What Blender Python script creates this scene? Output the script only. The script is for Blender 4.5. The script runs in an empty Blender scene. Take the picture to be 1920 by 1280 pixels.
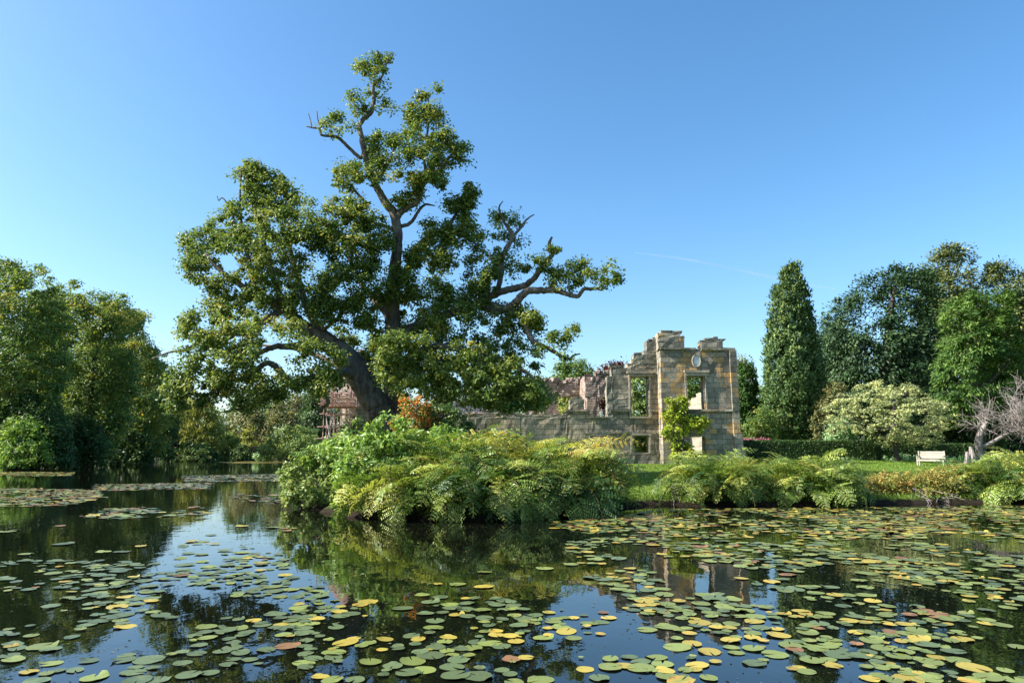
import bpy, math, random
import numpy as np
R = math.radians
scene = bpy.context.scene
COL = scene.collection

# ------------------------------------------------------------------ camera
F = 1280.0                                   # focal length in pixels of the 1920 px wide photo
PITCH = math.atan((846 - 640) / F)
CAMZ = 1.7
cam = bpy.data.objects.new('camera', bpy.data.cameras.new('camera'))
COL.objects.link(cam)
cam.location = (0, 0, CAMZ)
cam.rotation_euler = (math.pi / 2 + PITCH, 0, 0)
cam.data.sensor_fit = 'HORIZONTAL'
cam.data.sensor_width = 36
cam.data.lens = 36 * F / 1920
cam.data.clip_start = 0.1
cam.data.clip_end = 30000
scene.camera = cam

# ------------------------------------------------------------------ sky and sun
SUN_EL, SUN_AZ = R(38), R(-97)               # azimuth measured from +Y towards +X
world = bpy.data.worlds.new('World'); scene.world = world
world.use_nodes = True
wn = world.node_tree.nodes; wl = world.node_tree.links
sky = wn.new('ShaderNodeTexSky'); sky.sky_type = 'NISHITA'; sky.sun_disc = False
sky.sun_elevation = SUN_EL; sky.sun_rotation = SUN_AZ
sky.air_density = 1.0; sky.dust_density = 1.3; sky.ozone_density = 2.6; sky.altitude = 0
hsv = wn.new('ShaderNodeHueSaturation'); hsv.inputs['Saturation'].default_value = 1.23; hsv.inputs['Hue'].default_value = .495
wl.new(sky.outputs[0], hsv.inputs['Color']); wl.new(hsv.outputs[0], wn['Background'].inputs[0])
wn['Background'].inputs[1].default_value = 0.102
sun = bpy.data.objects.new('sun', bpy.data.lights.new('sun', 'SUN')); COL.objects.link(sun)
sun.data.energy = 5.0; sun.data.angle = R(0.53); sun.data.color = (1.0, 0.95, 0.87)
sun.rotation_euler = (math.pi / 2 - SUN_EL, 0, math.pi - SUN_AZ)
scene.view_settings.view_transform = 'Standard'
scene.view_settings.look = 'None'
scene.view_settings.exposure = 1.38
scene.view_settings.gamma = 1.0
scene.cycles.max_bounces = 6
scene.cycles.diffuse_bounces = 3
scene.cycles.glossy_bounces = 3
scene.cycles.transmission_bounces = 3
scene.cycles.transparent_max_bounces = 6
scene.cycles.caustics_reflective = False
scene.cycles.caustics_refractive = False

# ------------------------------------------------------------------ helpers
SP, CP = math.sin(PITCH), math.cos(PITCH)
def at(px, py, Y):
    """point at forward distance Y that the photo shows at pixel (px, py); arrays allowed"""
    u = (np.asarray(px, float) - 960) / F; v = (640 - np.asarray(py, float)) / F
    dy = CP - v * SP; dz = SP + v * CP
    t = np.asarray(Y, float) / dy
    return np.stack([u * t, np.broadcast_to(np.asarray(Y, float), t.shape), CAMZ + dz * t], -1)
def gpt(px, py, z=0.0):
    v = (640 - py) / F
    t = (z - CAMZ) / (SP + v * CP)
    return ((px - 960) / F * t, (CP - v * SP) * t)
def project(P):
    x, y, z = P[..., 0], P[..., 1], P[..., 2] - CAMZ
    d = y * CP + z * SP; h = -y * SP + z * CP
    return 960 + F * x / d, 640 - F * h / d, d
def nrm(a):
    return a / np.maximum(np.linalg.norm(a, axis=-1, keepdims=True), 1e-9)

def tag(o, label=None, cat=None, group=None, kind=None):
    if label: o['label'] = label
    if cat: o['category'] = cat
    if group: o['group'] = group
    if kind: o['kind'] = kind
    return o
def empty(name, loc, label=None, cat=None, group=None):
    o = bpy.data.objects.new(name, None); COL.objects.link(o); o.location = loc
    o.empty_display_size = 0.3
    return tag(o, label, cat, group)
def link(name, me, parent=None):
    o = bpy.data.objects.new(name, me); COL.objects.link(o)
    if parent is not None:
        o.parent = parent
        o.matrix_parent_inverse.identity()
    return o
def np_mesh(name, V, faces, mats, parent=None, tint=None, smooth=False, midx=None):
    """faces: list of integer arrays (n,k). World coordinates are moved into the parent's frame."""
    V = np.asarray(V, np.float32)
    if parent is not None:
        V = V - np.asarray(parent.location, np.float32)
    me = bpy.data.meshes.new(name)
    me.vertices.add(len(V)); me.vertices.foreach_set('co', V.ravel())
    loops = np.concatenate([f.ravel() for f in faces]).astype(np.int32)
    tot = np.concatenate([np.full(len(f), f.shape[1], np.int32) for f in faces])
    start = np.concatenate([[0], np.cumsum(tot)[:-1]]).astype(np.int32)
    me.loops.add(len(loops)); me.loops.foreach_set('vertex_index', loops)
    me.polygons.add(len(tot)); me.polygons.foreach_set('loop_start', start)
    me.polygons.foreach_set('loop_total', tot)
    if midx is not None: me.polygons.foreach_set('material_index', np.asarray(midx, np.int32))
    me.polygons.foreach_set('use_smooth', np.full(len(tot), bool(smooth)))
    for m in (mats if isinstance(mats, (list, tuple)) else [mats]): me.materials.append(m)
    if tint is not None:
        a = me.attributes.new('tint', 'FLOAT', 'POINT'); a.data.foreach_set('value', np.asarray(tint, np.float32))
    me.update(calc_edges=True)
    return link(name, me, parent)
def dup(o, parent=None):
    c = o.copy(); COL.objects.link(c)
    if parent is not None: c.parent = parent
    for ch in [x for x in COL.objects if x.parent == o]:
        dup(ch, c)
    return c

class MB:
    """collects boxes, tubes and free polygons into ONE mesh"""
    def __init__(s): s.V = []; s.Q = []; s.T = []; s.n = 0
    def add(s, V, Q=None, T=None):
        V = np.asarray(V, float)
        if Q is not None and len(Q): s.Q.append(np.asarray(Q, int) + s.n)
        if T is not None and len(T): s.T.append(np.asarray(T, int) + s.n)
        s.V.append(V); s.n += len(V)
    def box(s, c, size, rz=0.0, jit=0.0, rng=None, tilt=None):
        h = np.asarray(size) / 2
        V = np.array([[x, y, z] for x in (-1, 1) for y in (-1, 1) for z in (-1, 1)], float) * h
        if jit: V += rng.normal(0, jit, V.shape)
        if tilt is not None:
            ca, sa = math.cos(tilt), math.sin(tilt)
            V = V @ np.array([[1, 0, 0], [0, ca, -sa], [0, sa, ca]]).T
        c0, s0 = math.cos(rz), math.sin(rz)
        V = V @ np.array([[c0, -s0, 0], [s0, c0, 0], [0, 0, 1]]).T + np.asarray(c, float)
        s.add(V, [[0, 1, 3, 2], [4, 6, 7, 5], [0, 4, 5, 1], [2, 3, 7, 6], [0, 2, 6, 4], [1, 5, 7, 3]])
    def tube(s, P, r, sides=8, rough=0.0, rng=None):
        P = np.asarray(P, float); n = len(P)
        r = np.broadcast_to(np.asarray(r, float), (n,))
        T = nrm(np.gradient(P, axis=0))
        up = np.array([0.13, 0.31, 0.94]); 
        A = nrm(np.cross(T, np.where(np.abs((T @ up))[:, None] > .95, np.array([1., 0, 0]), up)))
        for i in range(1, n):
            a = A[i - 1] - T[i] * (A[i - 1] @ T[i])
            if np.linalg.norm(a) > 1e-4: A[i] = a / np.linalg.norm(a)
        B = np.cross(T, A)
        th = np.arange(sides) * 2 * math.pi / sides
        rr = r[:, None] * np.ones(sides)
        if rough: rr = rr * (1 + rng.normal(0, rough, rr.shape))
        V = P[:, None] + rr[..., None] * (np.cos(th)[None, :, None] * A[:, None] + np.sin(th)[None, :, None] * B[:, None])
        i = np.arange(n - 1)[:, None] * sides; j = np.arange(sides)[None]
        j2 = (j + 1) % sides
        Q = np.stack([i + j, i + j2, i + sides + j2, i + sides + j], -1).reshape(-1, 4)
        V = np.concatenate([V.reshape(-1, 3), P[:1], P[-1:]])
        k = np.arange(sides); k2 = (k + 1) % sides
        T1 = np.stack([k2, k, np.full(sides, n * sides)], -1)
        T2 = np.stack([k + (n - 1) * sides, k2 + (n - 1) * sides, np.full(sides, n * sides + 1)], -1)
        s.add(V, Q, np.concatenate([T1, T2]))
    def build(s, name, mat, parent=None, smooth=False):
        f = []
        if s.Q: f.append(np.concatenate(s.Q))
        if s.T: f.append(np.concatenate(s.T))
        return np_mesh(name, np.concatenate(s.V), f, mat, parent, smooth=smooth)

def catmull(P, per=5):
    P = np.asarray(P, float)
    if len(P) < 3: 
        t = np.linspace(0, 1, per + 1)[:, None]; return P[0] * (1 - t) + P[-1] * t
    Q = np.concatenate([2 * P[:1] - P[1:2], P, 2 * P[-1:] - P[-2:-1]])
    out = []
    for i in range(1, len(Q) - 2):
        t = np.linspace(0, 1, per, endpoint=False)[:, None]
        a, b, c, d = Q[i - 1], Q[i], Q[i + 1], Q[i + 2]
        out.append(.5 * (2 * b + (c - a) * t + (2 * a - 5 * b + 4 * c - d) * t ** 2 + (3 * b - a - 3 * c + d) * t ** 3))
    out.append(P[-1:])
    return np.concatenate(out)
def wob(P, s, ph=0.0):
    """cheap smooth pseudo noise, about -1..1"""
    x, y, z = P[..., 0] / s + ph, P[..., 1] / s + 2.1 * ph, P[..., 2] / s - ph
    return (np.sin(x * 1.7 + 1.3 * np.sin(y * 1.1 + z)) + np.sin(y * 1.9 + 1.7 * np.sin(z * 1.3 - x)) + np.sin(z * 2.1 + 1.1 * np.sin(x * 1.5 + .5 * y))) / 2.2

# ------------------------------------------------------------------ materials
def newmat(name):
    m = bpy.data.materials.new(name); m.use_nodes = True
    nt = m.node_tree; nt.nodes.clear()
    out = nt.nodes.new('ShaderNodeOutputMaterial')
    return m, nt, out
def N(nt, t, **kw):
    n = nt.nodes.new(t)
    for k, v in kw.items():
        if k in n.inputs: n.inputs[k].default_value = v
        else: setattr(n, k, v)
    return n
def ramp(nt, stops):
    n = nt.nodes.new('ShaderNodeValToRGB'); e = n.color_ramp.elements
    while len(e) < len(stops): e.new(.5)
    for i, (p, c) in enumerate(stops):
        e[i].position = p; e[i].color = (*c, 1)
    return n
LEAFG = (1.6, 1.72, 1.45)
def leafmat(name, stops, trans=.35, rough=.45, spec=.4):
    m, nt, out = newmat(name); L = nt.links.new
    a = N(nt, 'ShaderNodeAttribute', attribute_name='tint')
    r = ramp(nt, [(q, tuple(min(.8, v * g) for v, g in zip(c, LEAFG))) for q, c in stops]); L(a.outputs['Fac'], r.inputs[0])
    p = N(nt, 'ShaderNodeBsdfPrincipled', Roughness=max(rough, .42)); p.inputs['Specular IOR Level'].default_value = spec * .55
    L(r.outputs[0], p.inputs['Base Color'])
    t = N(nt, 'ShaderNodeBsdfTranslucent')
    h = N(nt, 'ShaderNodeHueSaturation', Hue=.485, Saturation=1.1, Value=1.5); L(r.outputs[0], h.inputs['Color']); L(h.outputs[0], t.inputs[0])
    mx = N(nt, 'ShaderNodeMixShader', Fac=trans); L(p.outputs[0], mx.inputs[1]); L(t.outputs[0], mx.inputs[2])
    L(mx.outputs[0], out.inputs[0])
    return m
def noisemat(name, stops, scale=(1, 1, 1), nscale=5., rough=.8, bump=.3, detail=6., spec=.3, bscale=None, dist=0.02):
    m, nt, out = newmat(name); L = nt.links.new
    tc = N(nt, 'ShaderNodeTexCoord'); mp = N(nt, 'ShaderNodeMapping'); mp.inputs['Scale'].default_value = scale
    L(tc.outputs['Object'], mp.inputs[0])
    n = N(nt, 'ShaderNodeTexNoise', Scale=nscale, Detail=detail, Roughness=.65); L(mp.outputs[0], n.inputs['Vector'])
    r = ramp(nt, stops); L(n.outputs[0], r.inputs[0])
    p = N(nt, 'ShaderNodeBsdfPrincipled', Roughness=rough); p.inputs['Specular IOR Level'].default_value = spec
    L(r.outputs[0], p.inputs['Base Color'])
    n2 = N(nt, 'ShaderNodeTexNoise', Scale=bscale or nscale * 2.5, Detail=5.); L(mp.outputs[0], n2.inputs['Vector'])
    b = N(nt, 'ShaderNodeBump', Strength=bump, Distance=dist); L(n2.outputs[0], b.inputs['Height']); L(b.outputs[0], p.inputs['Normal'])
    L(p.outputs[0], out.inputs[0])
    return m
def stonemat(name, pal, rowh=.3, bw=.62, dark=.5, moss=.35, ochre=0.0, bump=.6):
    """coursed weathered masonry: brick pattern + lichen, dark streaks and warm blocks"""
    m, nt, out = newmat(name); L = nt.links.new
    tc = N(nt, 'ShaderNodeTexCoord'); sx = N(nt, 'ShaderNodeSeparateXYZ'); L(tc.outputs['Object'], sx.inputs[0])
    ad = N(nt, 'ShaderNodeMath', operation='ADD'); L(sx.outputs[0], ad.inputs[0]); L(sx.outputs[1], ad.inputs[1])
    cb = N(nt, 'ShaderNodeCombineXYZ'); L(ad.outputs[0], cb.inputs[0]); L(sx.outputs[2], cb.inputs[1])
    nw = N(nt, 'ShaderNodeTexNoise', Scale=1.6, Detail=3.); L(tc.outputs['Object'], nw.inputs['Vector'])
    vm = N(nt, 'ShaderNodeVectorMath', operation='SCALE'); L(nw.outputs['Color'], vm.inputs[0]); vm.inputs['Scale'].default_value = .035
    va = N(nt, 'ShaderNodeVectorMath', operation='ADD'); L(cb.outputs[0], va.inputs[0]); L(vm.outputs[0], va.inputs[1])
    br = N(nt, 'ShaderNodeTexBrick'); L(va.outputs[0], br.inputs['Vector'])
    br.inputs['Color1'].default_value = (0, 0, 0, 1); br.inputs['Color2'].default_value = (1, 1, 1, 1); br.inputs['Mortar'].default_value = (.5, .5, .5, 1)
    br.inputs['Scale'].default_value = 1; br.inputs['Mortar Size'].default_value = .014; br.inputs['Mortar Smooth'].default_value = .25
    br.inputs['Brick Width'].default_value = bw; br.inputs['Row Height'].default_value = rowh; br.inputs['Bias'].default_value = 0
    br.offset = .5; br.squash = .8; br.squash_frequency = 3
    r = ramp(nt, pal); L(br.outputs['Color'], r.inputs[0])
    # lichen / dark weathering
    n1 = N(nt, 'ShaderNodeTexNoise', Scale=1.3, Detail=9., Roughness=.78); L(tc.outputs['Object'], n1.inputs['Vector'])
    r1 = ramp(nt, [(.44, (0, 0, 0)), (.60, (1, 1, 1))]); L(n1.outputs[0], r1.inputs[0])
    mx1 = N(nt, 'ShaderNodeMix', data_type='RGBA'); 
    mu1 = N(nt, 'ShaderNodeMath', operation='MULTIPLY'); mu1.inputs[1].default_value = dark; L(r1.outputs[0], mu1.inputs[0])
    L(mu1.outputs[0], mx1.inputs[0]); L(r.outputs[0], mx1.inputs[6]); mx1.inputs[7].default_value = (.052, .056, .048, 1)
    n2 = N(nt, 'ShaderNodeTexNoise', Scale=.55, Detail=6., Roughness=.7); 
    mp2 = N(nt, 'ShaderNodeMapping'); mp2.inputs['Location'].default_value = (7, 3, 11); mp2.inputs['Scale'].default_value = (1, 1, .8); L(tc.outputs['Object'], mp2.inputs[0]); L(mp2.outputs[0], n2.inputs['Vector'])
    r2 = ramp(nt, [(.45, (0, 0, 0)), (.68, (1, 1, 1))]); L(n2.outputs[0], r2.inputs[0])
    mu2 = N(nt, 'ShaderNodeMath', operation='MULTIPLY'); mu2.inputs[1].default_value = moss; L(r2.outputs[0], mu2.inputs[0])
    mx2 = N(nt, 'ShaderNodeMix', data_type='RGBA'); L(mu2.outputs[0], mx2.inputs[0]); L(mx1.outputs[2], mx2.inputs[6]); mx2.inputs[7].default_value = (.15, .19, .165, 1)
    # warm iron-stained blocks
    wh = N(nt, 'ShaderNodeTexNoise', Scale=.8, Detail=2.); mp3 = N(nt, 'ShaderNodeMapping'); mp3.inputs['Location'].default_value = (31, 13, 5); mp3.inputs['Scale'].default_value = (1.2, 1.2, 1.2)
    L(tc.outputs['Object'], mp3.inputs[0]); L(mp3.outputs[0], wh.inputs['Vector'])
    sc = N(nt, 'ShaderNodeMath', operation='MULTIPLY_ADD'); L(br.outputs['Color'], sc.inputs[0]); sc.inputs[1].default_value = .5; L(wh.outputs[0], sc.inputs[2])
    r3 = ramp(nt, [(.82, (0, 0, 0)), (.90, (1, 1, 1))]); L(sc.outputs[0], r3.inputs[0])
    mu3 = N(nt, 'ShaderNodeMath', operation='MULTIPLY'); mu3.inputs[1].default_value = ochre; L(r3.outputs[0], mu3.inputs[0])
    mx3 = N(nt, 'ShaderNodeMix', data_type='RGBA'); L(mu3.outputs[0], mx3.inputs[0]); L(mx2.outputs[2], mx3.inputs[6]); mx3.inputs[7].default_value = (.40, .25, .10, 1)
    # mortar darker
    mx4 = N(nt, 'ShaderNodeMix', data_type='RGBA'); mu4 = N(nt, 'ShaderNodeMath', operation='MULTIPLY'); mu4.inputs[1].default_value = .8
    L(br.outputs['Fac'], mu4.inputs[0]); L(mu4.outputs[0], mx4.inputs[0]); L(mx3.outputs[2], mx4.inputs[6]); mx4.inputs[7].default_value = (.075, .07, .058, 1)
    # fine speckle
    n5 = N(nt, 'ShaderNodeTexNoise', Scale=9., Detail=6., Roughness=.75); L(tc.outputs['Object'], n5.inputs['Vector'])
    mr = N(nt, 'ShaderNodeMapRange'); L(n5.outputs[0], mr.inputs[0]); mr.inputs[1].default_value = .3; mr.inputs[2].default_value = .7; mr.inputs[3].default_value = .6; mr.inputs[4].default_value = 1.35
    mul = N(nt, 'ShaderNodeVectorMath', operation='SCALE'); L(mx4.outputs[2], mul.inputs[0]); L(mr.outputs[0], mul.inputs['Scale'])
    p = N(nt, 'ShaderNodeBsdfPrincipled', Roughness=.9); p.inputs['Specular IOR Level'].default_value = .2
    L(mul.outputs[0], p.inputs['Base Color'])
    hs = N(nt, 'ShaderNodeMath', operation='MULTIPLY_ADD'); L(br.outputs['Fac'], hs.inputs[0]); hs.inputs[1].default_value = -1.; L(n5.outputs[0], hs.inputs[2])
    b = N(nt, 'ShaderNodeBump', Strength=bump, Distance=.03); L(hs.outputs[0], b.inputs['Height']); L(b.outputs[0], p.inputs['Normal'])
    L(p.outputs[0], out.inputs[0])
    return m

M = {}
M['oak'] = leafmat('oak_leaves', [(0, (.034, .060, .018)), (.4, (.078, .112, .026)), (.75, (.145, .160, .040)), (1, (.23, .20, .05))], .36, .42)
M['decid'] = leafmat('beech_leaves', [(0, (0.036, 0.067, 0.022)), (.5, (0.090, 0.130, 0.034)), (.85, (0.168, 0.180, 0.041)), (1, (0.276, 0.204, 0.042))], .38)
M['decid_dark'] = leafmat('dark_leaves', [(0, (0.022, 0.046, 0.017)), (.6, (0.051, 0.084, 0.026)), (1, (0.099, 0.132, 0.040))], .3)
M['conif'] = leafmat('cypress_sprays', [(0, (.022, .045, .018)), (.5, (.055, .088, .030)), (1, (.14, .165, .058))], .15, .6)
M['conif_bright'] = leafmat('bright_conifer_sprays', [(0, (.014, .036, .009)), (.5, (.038, .074, .015)), (1, (.10, .14, .03))], .2, .6)
M['yew'] = leafmat('yew_sprays', [(0, (.012, .026, .012)), (.55, (.030, .055, .022)), (1, (.085, .12, .05))], .12, .5)
M['pine'] = leafmat('pine_sprays', [(0, (.035, .048, .018)), (.5, (.085, .10, .035)), (1, (.17, .16, .06))], .15, .6)
M['pale'] = leafmat('pale_leaves', [(0, (0.084, 0.096, 0.048)), (.5, (0.204, 0.210, 0.102)), (.85, (0.324, 0.318, 0.156)), (1, (0.360, 0.312, 0.132))], .3)
M['laurel'] = leafmat('laurel_leaves', [(0, (.05, .09, .022)), (.5, (.115, .18, .04)), (1, (.21, .26, .07))], .3, .28, .6)
M['shrub'] = leafmat('shrub_leaves', [(0, (.04, .07, .022)), (.5, (.095, .135, .042)), (1, (.19, .21, .07))], .3, .35)
M['bright'] = leafmat('bright_leaves', [(0, (.04, .08, .018)), (.5, (.10, .16, .035)), (1, (.21, .26, .07))], .4)
M['azalea'] = leafmat('autumn_azalea_leaves', [(0, (.06, .10, .03)), (.34, (.11, .13, .04)), (.48, (.26, .17, .04)), (.62, (.36, .13, .03)), (.8, (.32, .08, .03)), (1, (.13, .04, .03))], .35)
M['brown'] = leafmat('browning_leaves', [(0, (.07, .08, .022)), (.5, (.17, .15, .04)), (.8, (.26, .19, .055)), (1, (.22, .10, .04))], .3)
M['copper'] = leafmat('copper_leaves', [(0, (.03, .012, .012)), (.6, (.075, .025, .022)), (1, (.13, .05, .035))], .25)
M['willow'] = leafmat('willow_leaves', [(0, (.07, .09, .022)), (.5, (.15, .155, .042)), (1, (.25, .22, .07))], .35)
M['birchleaf'] = leafmat('birch_leaves', [(0, (.05, .06, .028)), (.5, (.12, .115, .05)), (1, (.21, .17, .07))], .3)
M['hedge'] = leafmat('hedge_leaves', [(0, (.014, .03, .010)), (.6, (.03, .055, .016)), (1, (.08, .12, .03))], .15, .5)
M['vine'] = leafmat('vine_leaves', [(0, (.09, .13, .02)), (.5, (.20, .24, .035)), (1, (.33, .31, .06))], .42)
M['fern'] = leafmat('fern_fronds', [(0, (.02, .045, .012)), (.4, (.075, .115, .024)), (.75, (.17, .20, .048)), (1, (.30, .27, .075))], .27, .38, .6)
M['fern_y'] = leafmat('yellowing_fronds', [(0, (.08, .11, .025)), (.5, (.19, .20, .045)), (1, (.34, .26, .07))], .4, .45)
M['fern_d'] = leafmat('dead_fronds', [(0, (.17, .10, .04)), (.5, (.30, .20, .075)), (1, (.40, .30, .13))], .3, .6)
M['pinkflower'] = leafmat('pink_flowers', [(0, (.17, .05, .08)), (.6, (.24, .08, .12)), (1, (.08, .10, .04))], .2)
M['whitecover'] = leafmat('silver_leaves', [(0, (.09, .15, .07)), (.6, (.20, .28, .15)), (1, (.40, .45, .30))], .3)
M['grass'] = leafmat('grass_blades', [(0, (.040, .078, .012)), (.6, (.088, .138, .020)), (1, (.18, .19, .045))], .35, .5)
M['bark'] = noisemat('oak_bark', [(.3, (.045, .036, .028)), (.5, (.13, .108, .085)), (.62, (.20, .178, .145)), (.75, (.13, .135, .06))], (1, 1, .35), 4.5, .9, .9, bscale=16, dist=.05)
M['bark2'] = noisemat('dark_bark', [(.3, (.03, .025, .02)), (.7, (.10, .085, .065))], (1, 1, .3), 3., .9, .6)
M['palebark'] = noisemat('bleached_wood', [(.3, (.14, .12, .11)), (.7, (.28, .245, .225))], (1, 1, .3), 5., .85, .4)
M['birchbark'] = noisemat('white_birch_bark', [(.4, (.5, .47, .42)), (.7, (.2, .18, .15))], (1, 1, 2), 2., .8, .3)
M['soil'] = None

# stems used by many shrubs
def stemtubes(mb, base, tips, r, rng):
    for t in tips:
        mid = base * .5 + t * .5 + rng.normal(0, .08, 3)
        mb.tube(np.array([base, mid, t]), [r, r * .8, r * .45], 5)

# ------------------------------------------------------------------ leaves and crowns
def leaf_arrays(P, Nn, L, W, rng, dirv=None, fold=.18):
    n = len(P)
    if dirv is None: dirv = rng.normal(0, 1, (n, 3))
    a = dirv - Nn * np.sum(dirv * Nn, -1, keepdims=True); a = nrm(a)
    b = np.cross(Nn, a)
    L = np.broadcast_to(L, (n,))[:, None]; W = np.broadcast_to(W, (n,))[:, None]
    v0 = P - a * L * .5; v1 = P + b * W * .5 - Nn * W * fold + a * L * .05
    v2 = P + a * L * .5 - Nn * L * .08; v3 = P - b * W * .5 - Nn * W * fold + a * L * .05
    return np.stack([v0, v1, v2, v3], 1).reshape(-1, 3)
def quads(n): return np.arange(n * 4).reshape(n, 4)

def inside(poly, x, y):
    p = np.asarray(poly, float); q = np.roll(p, -1, 0)
    r = np.zeros(x.shape, bool)
    for (x1, y1), (x2, y2) in zip(p, q):
        c = (y1 > y) != (y2 > y)
        if y1 != y2: r ^= c & (x < (x2 - x1) * (y - y1) / (y2 - y1) + x1)
    return r
def rowdist(poly, x, y):
    p = np.asarray(poly, float); q = np.roll(p, -1, 0)
    dl = np.full(x.shape, 1e6); dr = np.full(x.shape, 1e6)
    for (x1, y1), (x2, y2) in zip(p, q):
        if y1 == y2: continue
        c = (y1 > y) != (y2 > y)
        xx = (x2 - x1) * (y - y1) / (y2 - y1) + x1
        d = xx - x
        dl = np.where(c & (d <= 0), np.minimum(dl, -d), dl)
        dr = np.where(c & (d > 0), np.minimum(dr, d), dr)
    return dl, dr
def polyarea(poly):
    p = np.asarray(poly, float); q = np.roll(p, -1, 0)
    return abs(np.sum(p[:, 0] * q[:, 1] - q[:, 0] * p[:, 1])) / 2
def outline_points(poly, Y, n, k, rng, shell=.55, rag=.05):
    """points spread through the solid of which POLY (photo pixels at distance Y) is the silhouette"""
    p = np.asarray(poly, float); lo, hi = p.min(0), p.max(0)
    X = np.empty((0, 2))
    while len(X) < n:
        c = rng.uniform(lo, hi, (n * 2, 2)); X = np.concatenate([X, c[inside(p, c[:, 0], c[:, 1])]])
    X = X[:n]
    sz = min(hi - lo); Q = np.c_[X, np.zeros(n)]
    dl, dr = rowdist(p, X[:, 0], X[:, 1])
    h = k * np.sqrt(np.minimum(dl, 400) * np.minimum(dr, 400)) * Y / F
    X = X + rag * min(sz, 160) * np.stack([wob(Q, .11 * min(sz, 160), p[0, 0]), wob(Q, .11 * min(sz, 160), p[0, 1] + 5)], -1)
    u = rng.uniform(-1, 1, n); u = np.sign(u) * np.abs(u) ** shell
    return at(X[:, 0], X[:, 1], Y + u * h)
LAIK = 1.9
def crown_arrays(poly, Y, L, W, lai, cr, per, k, rng, hole=.0, flat=.75, up=.5, hs=None, style='round', center=None, tb=0.0):
    area = polyarea(poly) * (Y / F) ** 2
    nleaf = int(LAIK * lai * area / (.5 * L * W)); nc = max(4, nleaf // per)
    C = outline_points(poly, Y, int(nc * (1 + .5 * hole)) + 8, k, rng, rag=.018 if style == 'fan' else .05)
    if hole:
        w = wob(C, hs or cr * 2.2, rng.uniform(0, 9)); C = C[np.argsort(-w - rng.uniform(0, 1. / max(hole, .05) * .35, len(C)))]
    C = C[:nc]; nc = len(C)
    cc = C.mean(0) if center is None else center
    cid = np.repeat(np.arange(nc), per); n = len(cid)
    d = nrm(rng.normal(0, 1, (n, 3)))
    rr = rng.uniform(.1, 1.15, n) ** (.55 + .35 * (rng.uniform(0, 1, n) < .4)) * cr * rng.uniform(.45, 1.5, nc)[cid]
    off = d * rr[:, None]; off[:, 2] *= flat
    P = C[cid] + off
    outw = nrm(C - cc)[cid]
    Lx = L * rng.uniform(.65, 1.3, n); Wx = W * rng.uniform(.65, 1.3, n)
    if style == 'spray':        # conifer: shoots point outward and a little down, face up
        dirv = outw * 1.0 + d * .55 + np.array([0, 0, -.25]); Nn = nrm(rng.normal(0, .55, (n, 3)) + np.array([0, 0, .6]) + outw * .45)
    elif style == 'fan':        # upright cypress fans
        dirv = outw * .7 + d * .5 + np.array([0, 0, .7]); Nn = nrm(rng.normal(0, .6, (n, 3)) + outw * .7)
    elif style == 'hang':
        dirv = d * .35 + np.array([0, 0, -1.]); Nn = nrm(rng.normal(0, 1, (n, 3)) * np.array([1, 1, .25]) + outw * .3)
    else:
        dirv = d + rng.normal(0, .5, (n, 3)); Nn = nrm(d * .55 + rng.normal(0, .5, (n, 3)) + np.array([0, 0, up]) + outw * .15)
    V = leaf_arrays(P, Nn, Lx, Wx, rng, dirv)
    t = np.clip(.42 + tb + .17 * rng.normal(0, 1, nc)[cid] + .17 * rng.normal(0, 1, n) + .1 * wob(P, cr * 5, 3.), 0, 1)
    return V, np.repeat(t, 4), C
def foliage(name, arrs, mat, parent=None):
    V = np.concatenate([a[0] for a in arrs]); t = np.concatenate([a[1] for a in arrs])
    return np_mesh(name, V, [quads(len(V) // 4)], mat, parent, tint=t)

# ------------------------------------------------------------------ ground and water
rng = np.random.default_rng(11)
def X_at(px, Y): return (px - 960) / F * Y / 1.015
POND = np.array([(-70, -12), (-66, 40), gpt(-80, 884.5), gpt(0, 880), gpt(100, 874.5), gpt(200, 868), gpt(290, 864.3), gpt(400, 863.6), gpt(548, 863.6),
    (X_at(620, 100), 100), (X_at(605, 60), 60), (X_at(585, 38), 38), (X_at(570, 27), 27), gpt(590, 955), gpt(640, 967), gpt(740, 974), gpt(850, 977), gpt(960, 974), gpt(1060, 967),
    gpt(1150, 956), gpt(1195, 948), gpt(1240, 945), gpt(1300, 949), gpt(1420, 948), gpt(1600, 946), gpt(1750, 943), gpt(1920, 941), gpt(2100, 941), (34, 14), (36, -12)], float)
# nibble the shoreline
def shore_detail(P):
    out = []
    for a, b in zip(P, np.roll(P, -1, 0)):
        d = np.linalg.norm(b - a); n = max(1, int(d / 1.2))
        for i in range(n):
            q = a + (b - a) * i / n
            out.append(q + (rng.normal(0, .10, 2) if i else 0))
    return np.array(out)
POND = shore_detail(POND)
def sdist(x, y):
    """distance to the shoreline, negative over the water"""
    x = np.asarray(x, float); y = np.asarray(y, float)
    a = POND; b = np.roll(POND, -1, 0); best = np.full(x.shape, 1e9)
    for (x1, y1), (x2, y2) in zip(a, b):
        ex, ey = x2 - x1, y2 - y1; l2 = ex * ex + ey * ey + 1e-12
        t = np.clip(((x - x1) * ex + (y - y1) * ey) / l2, 0, 1)
        best = np.minimum(best, (x - x1 - t * ex) ** 2 + (y - y1 - t * ey) ** 2)
    d = np.sqrt(best)
    return np.where(inside(POND, x, y), -d, d)
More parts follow.
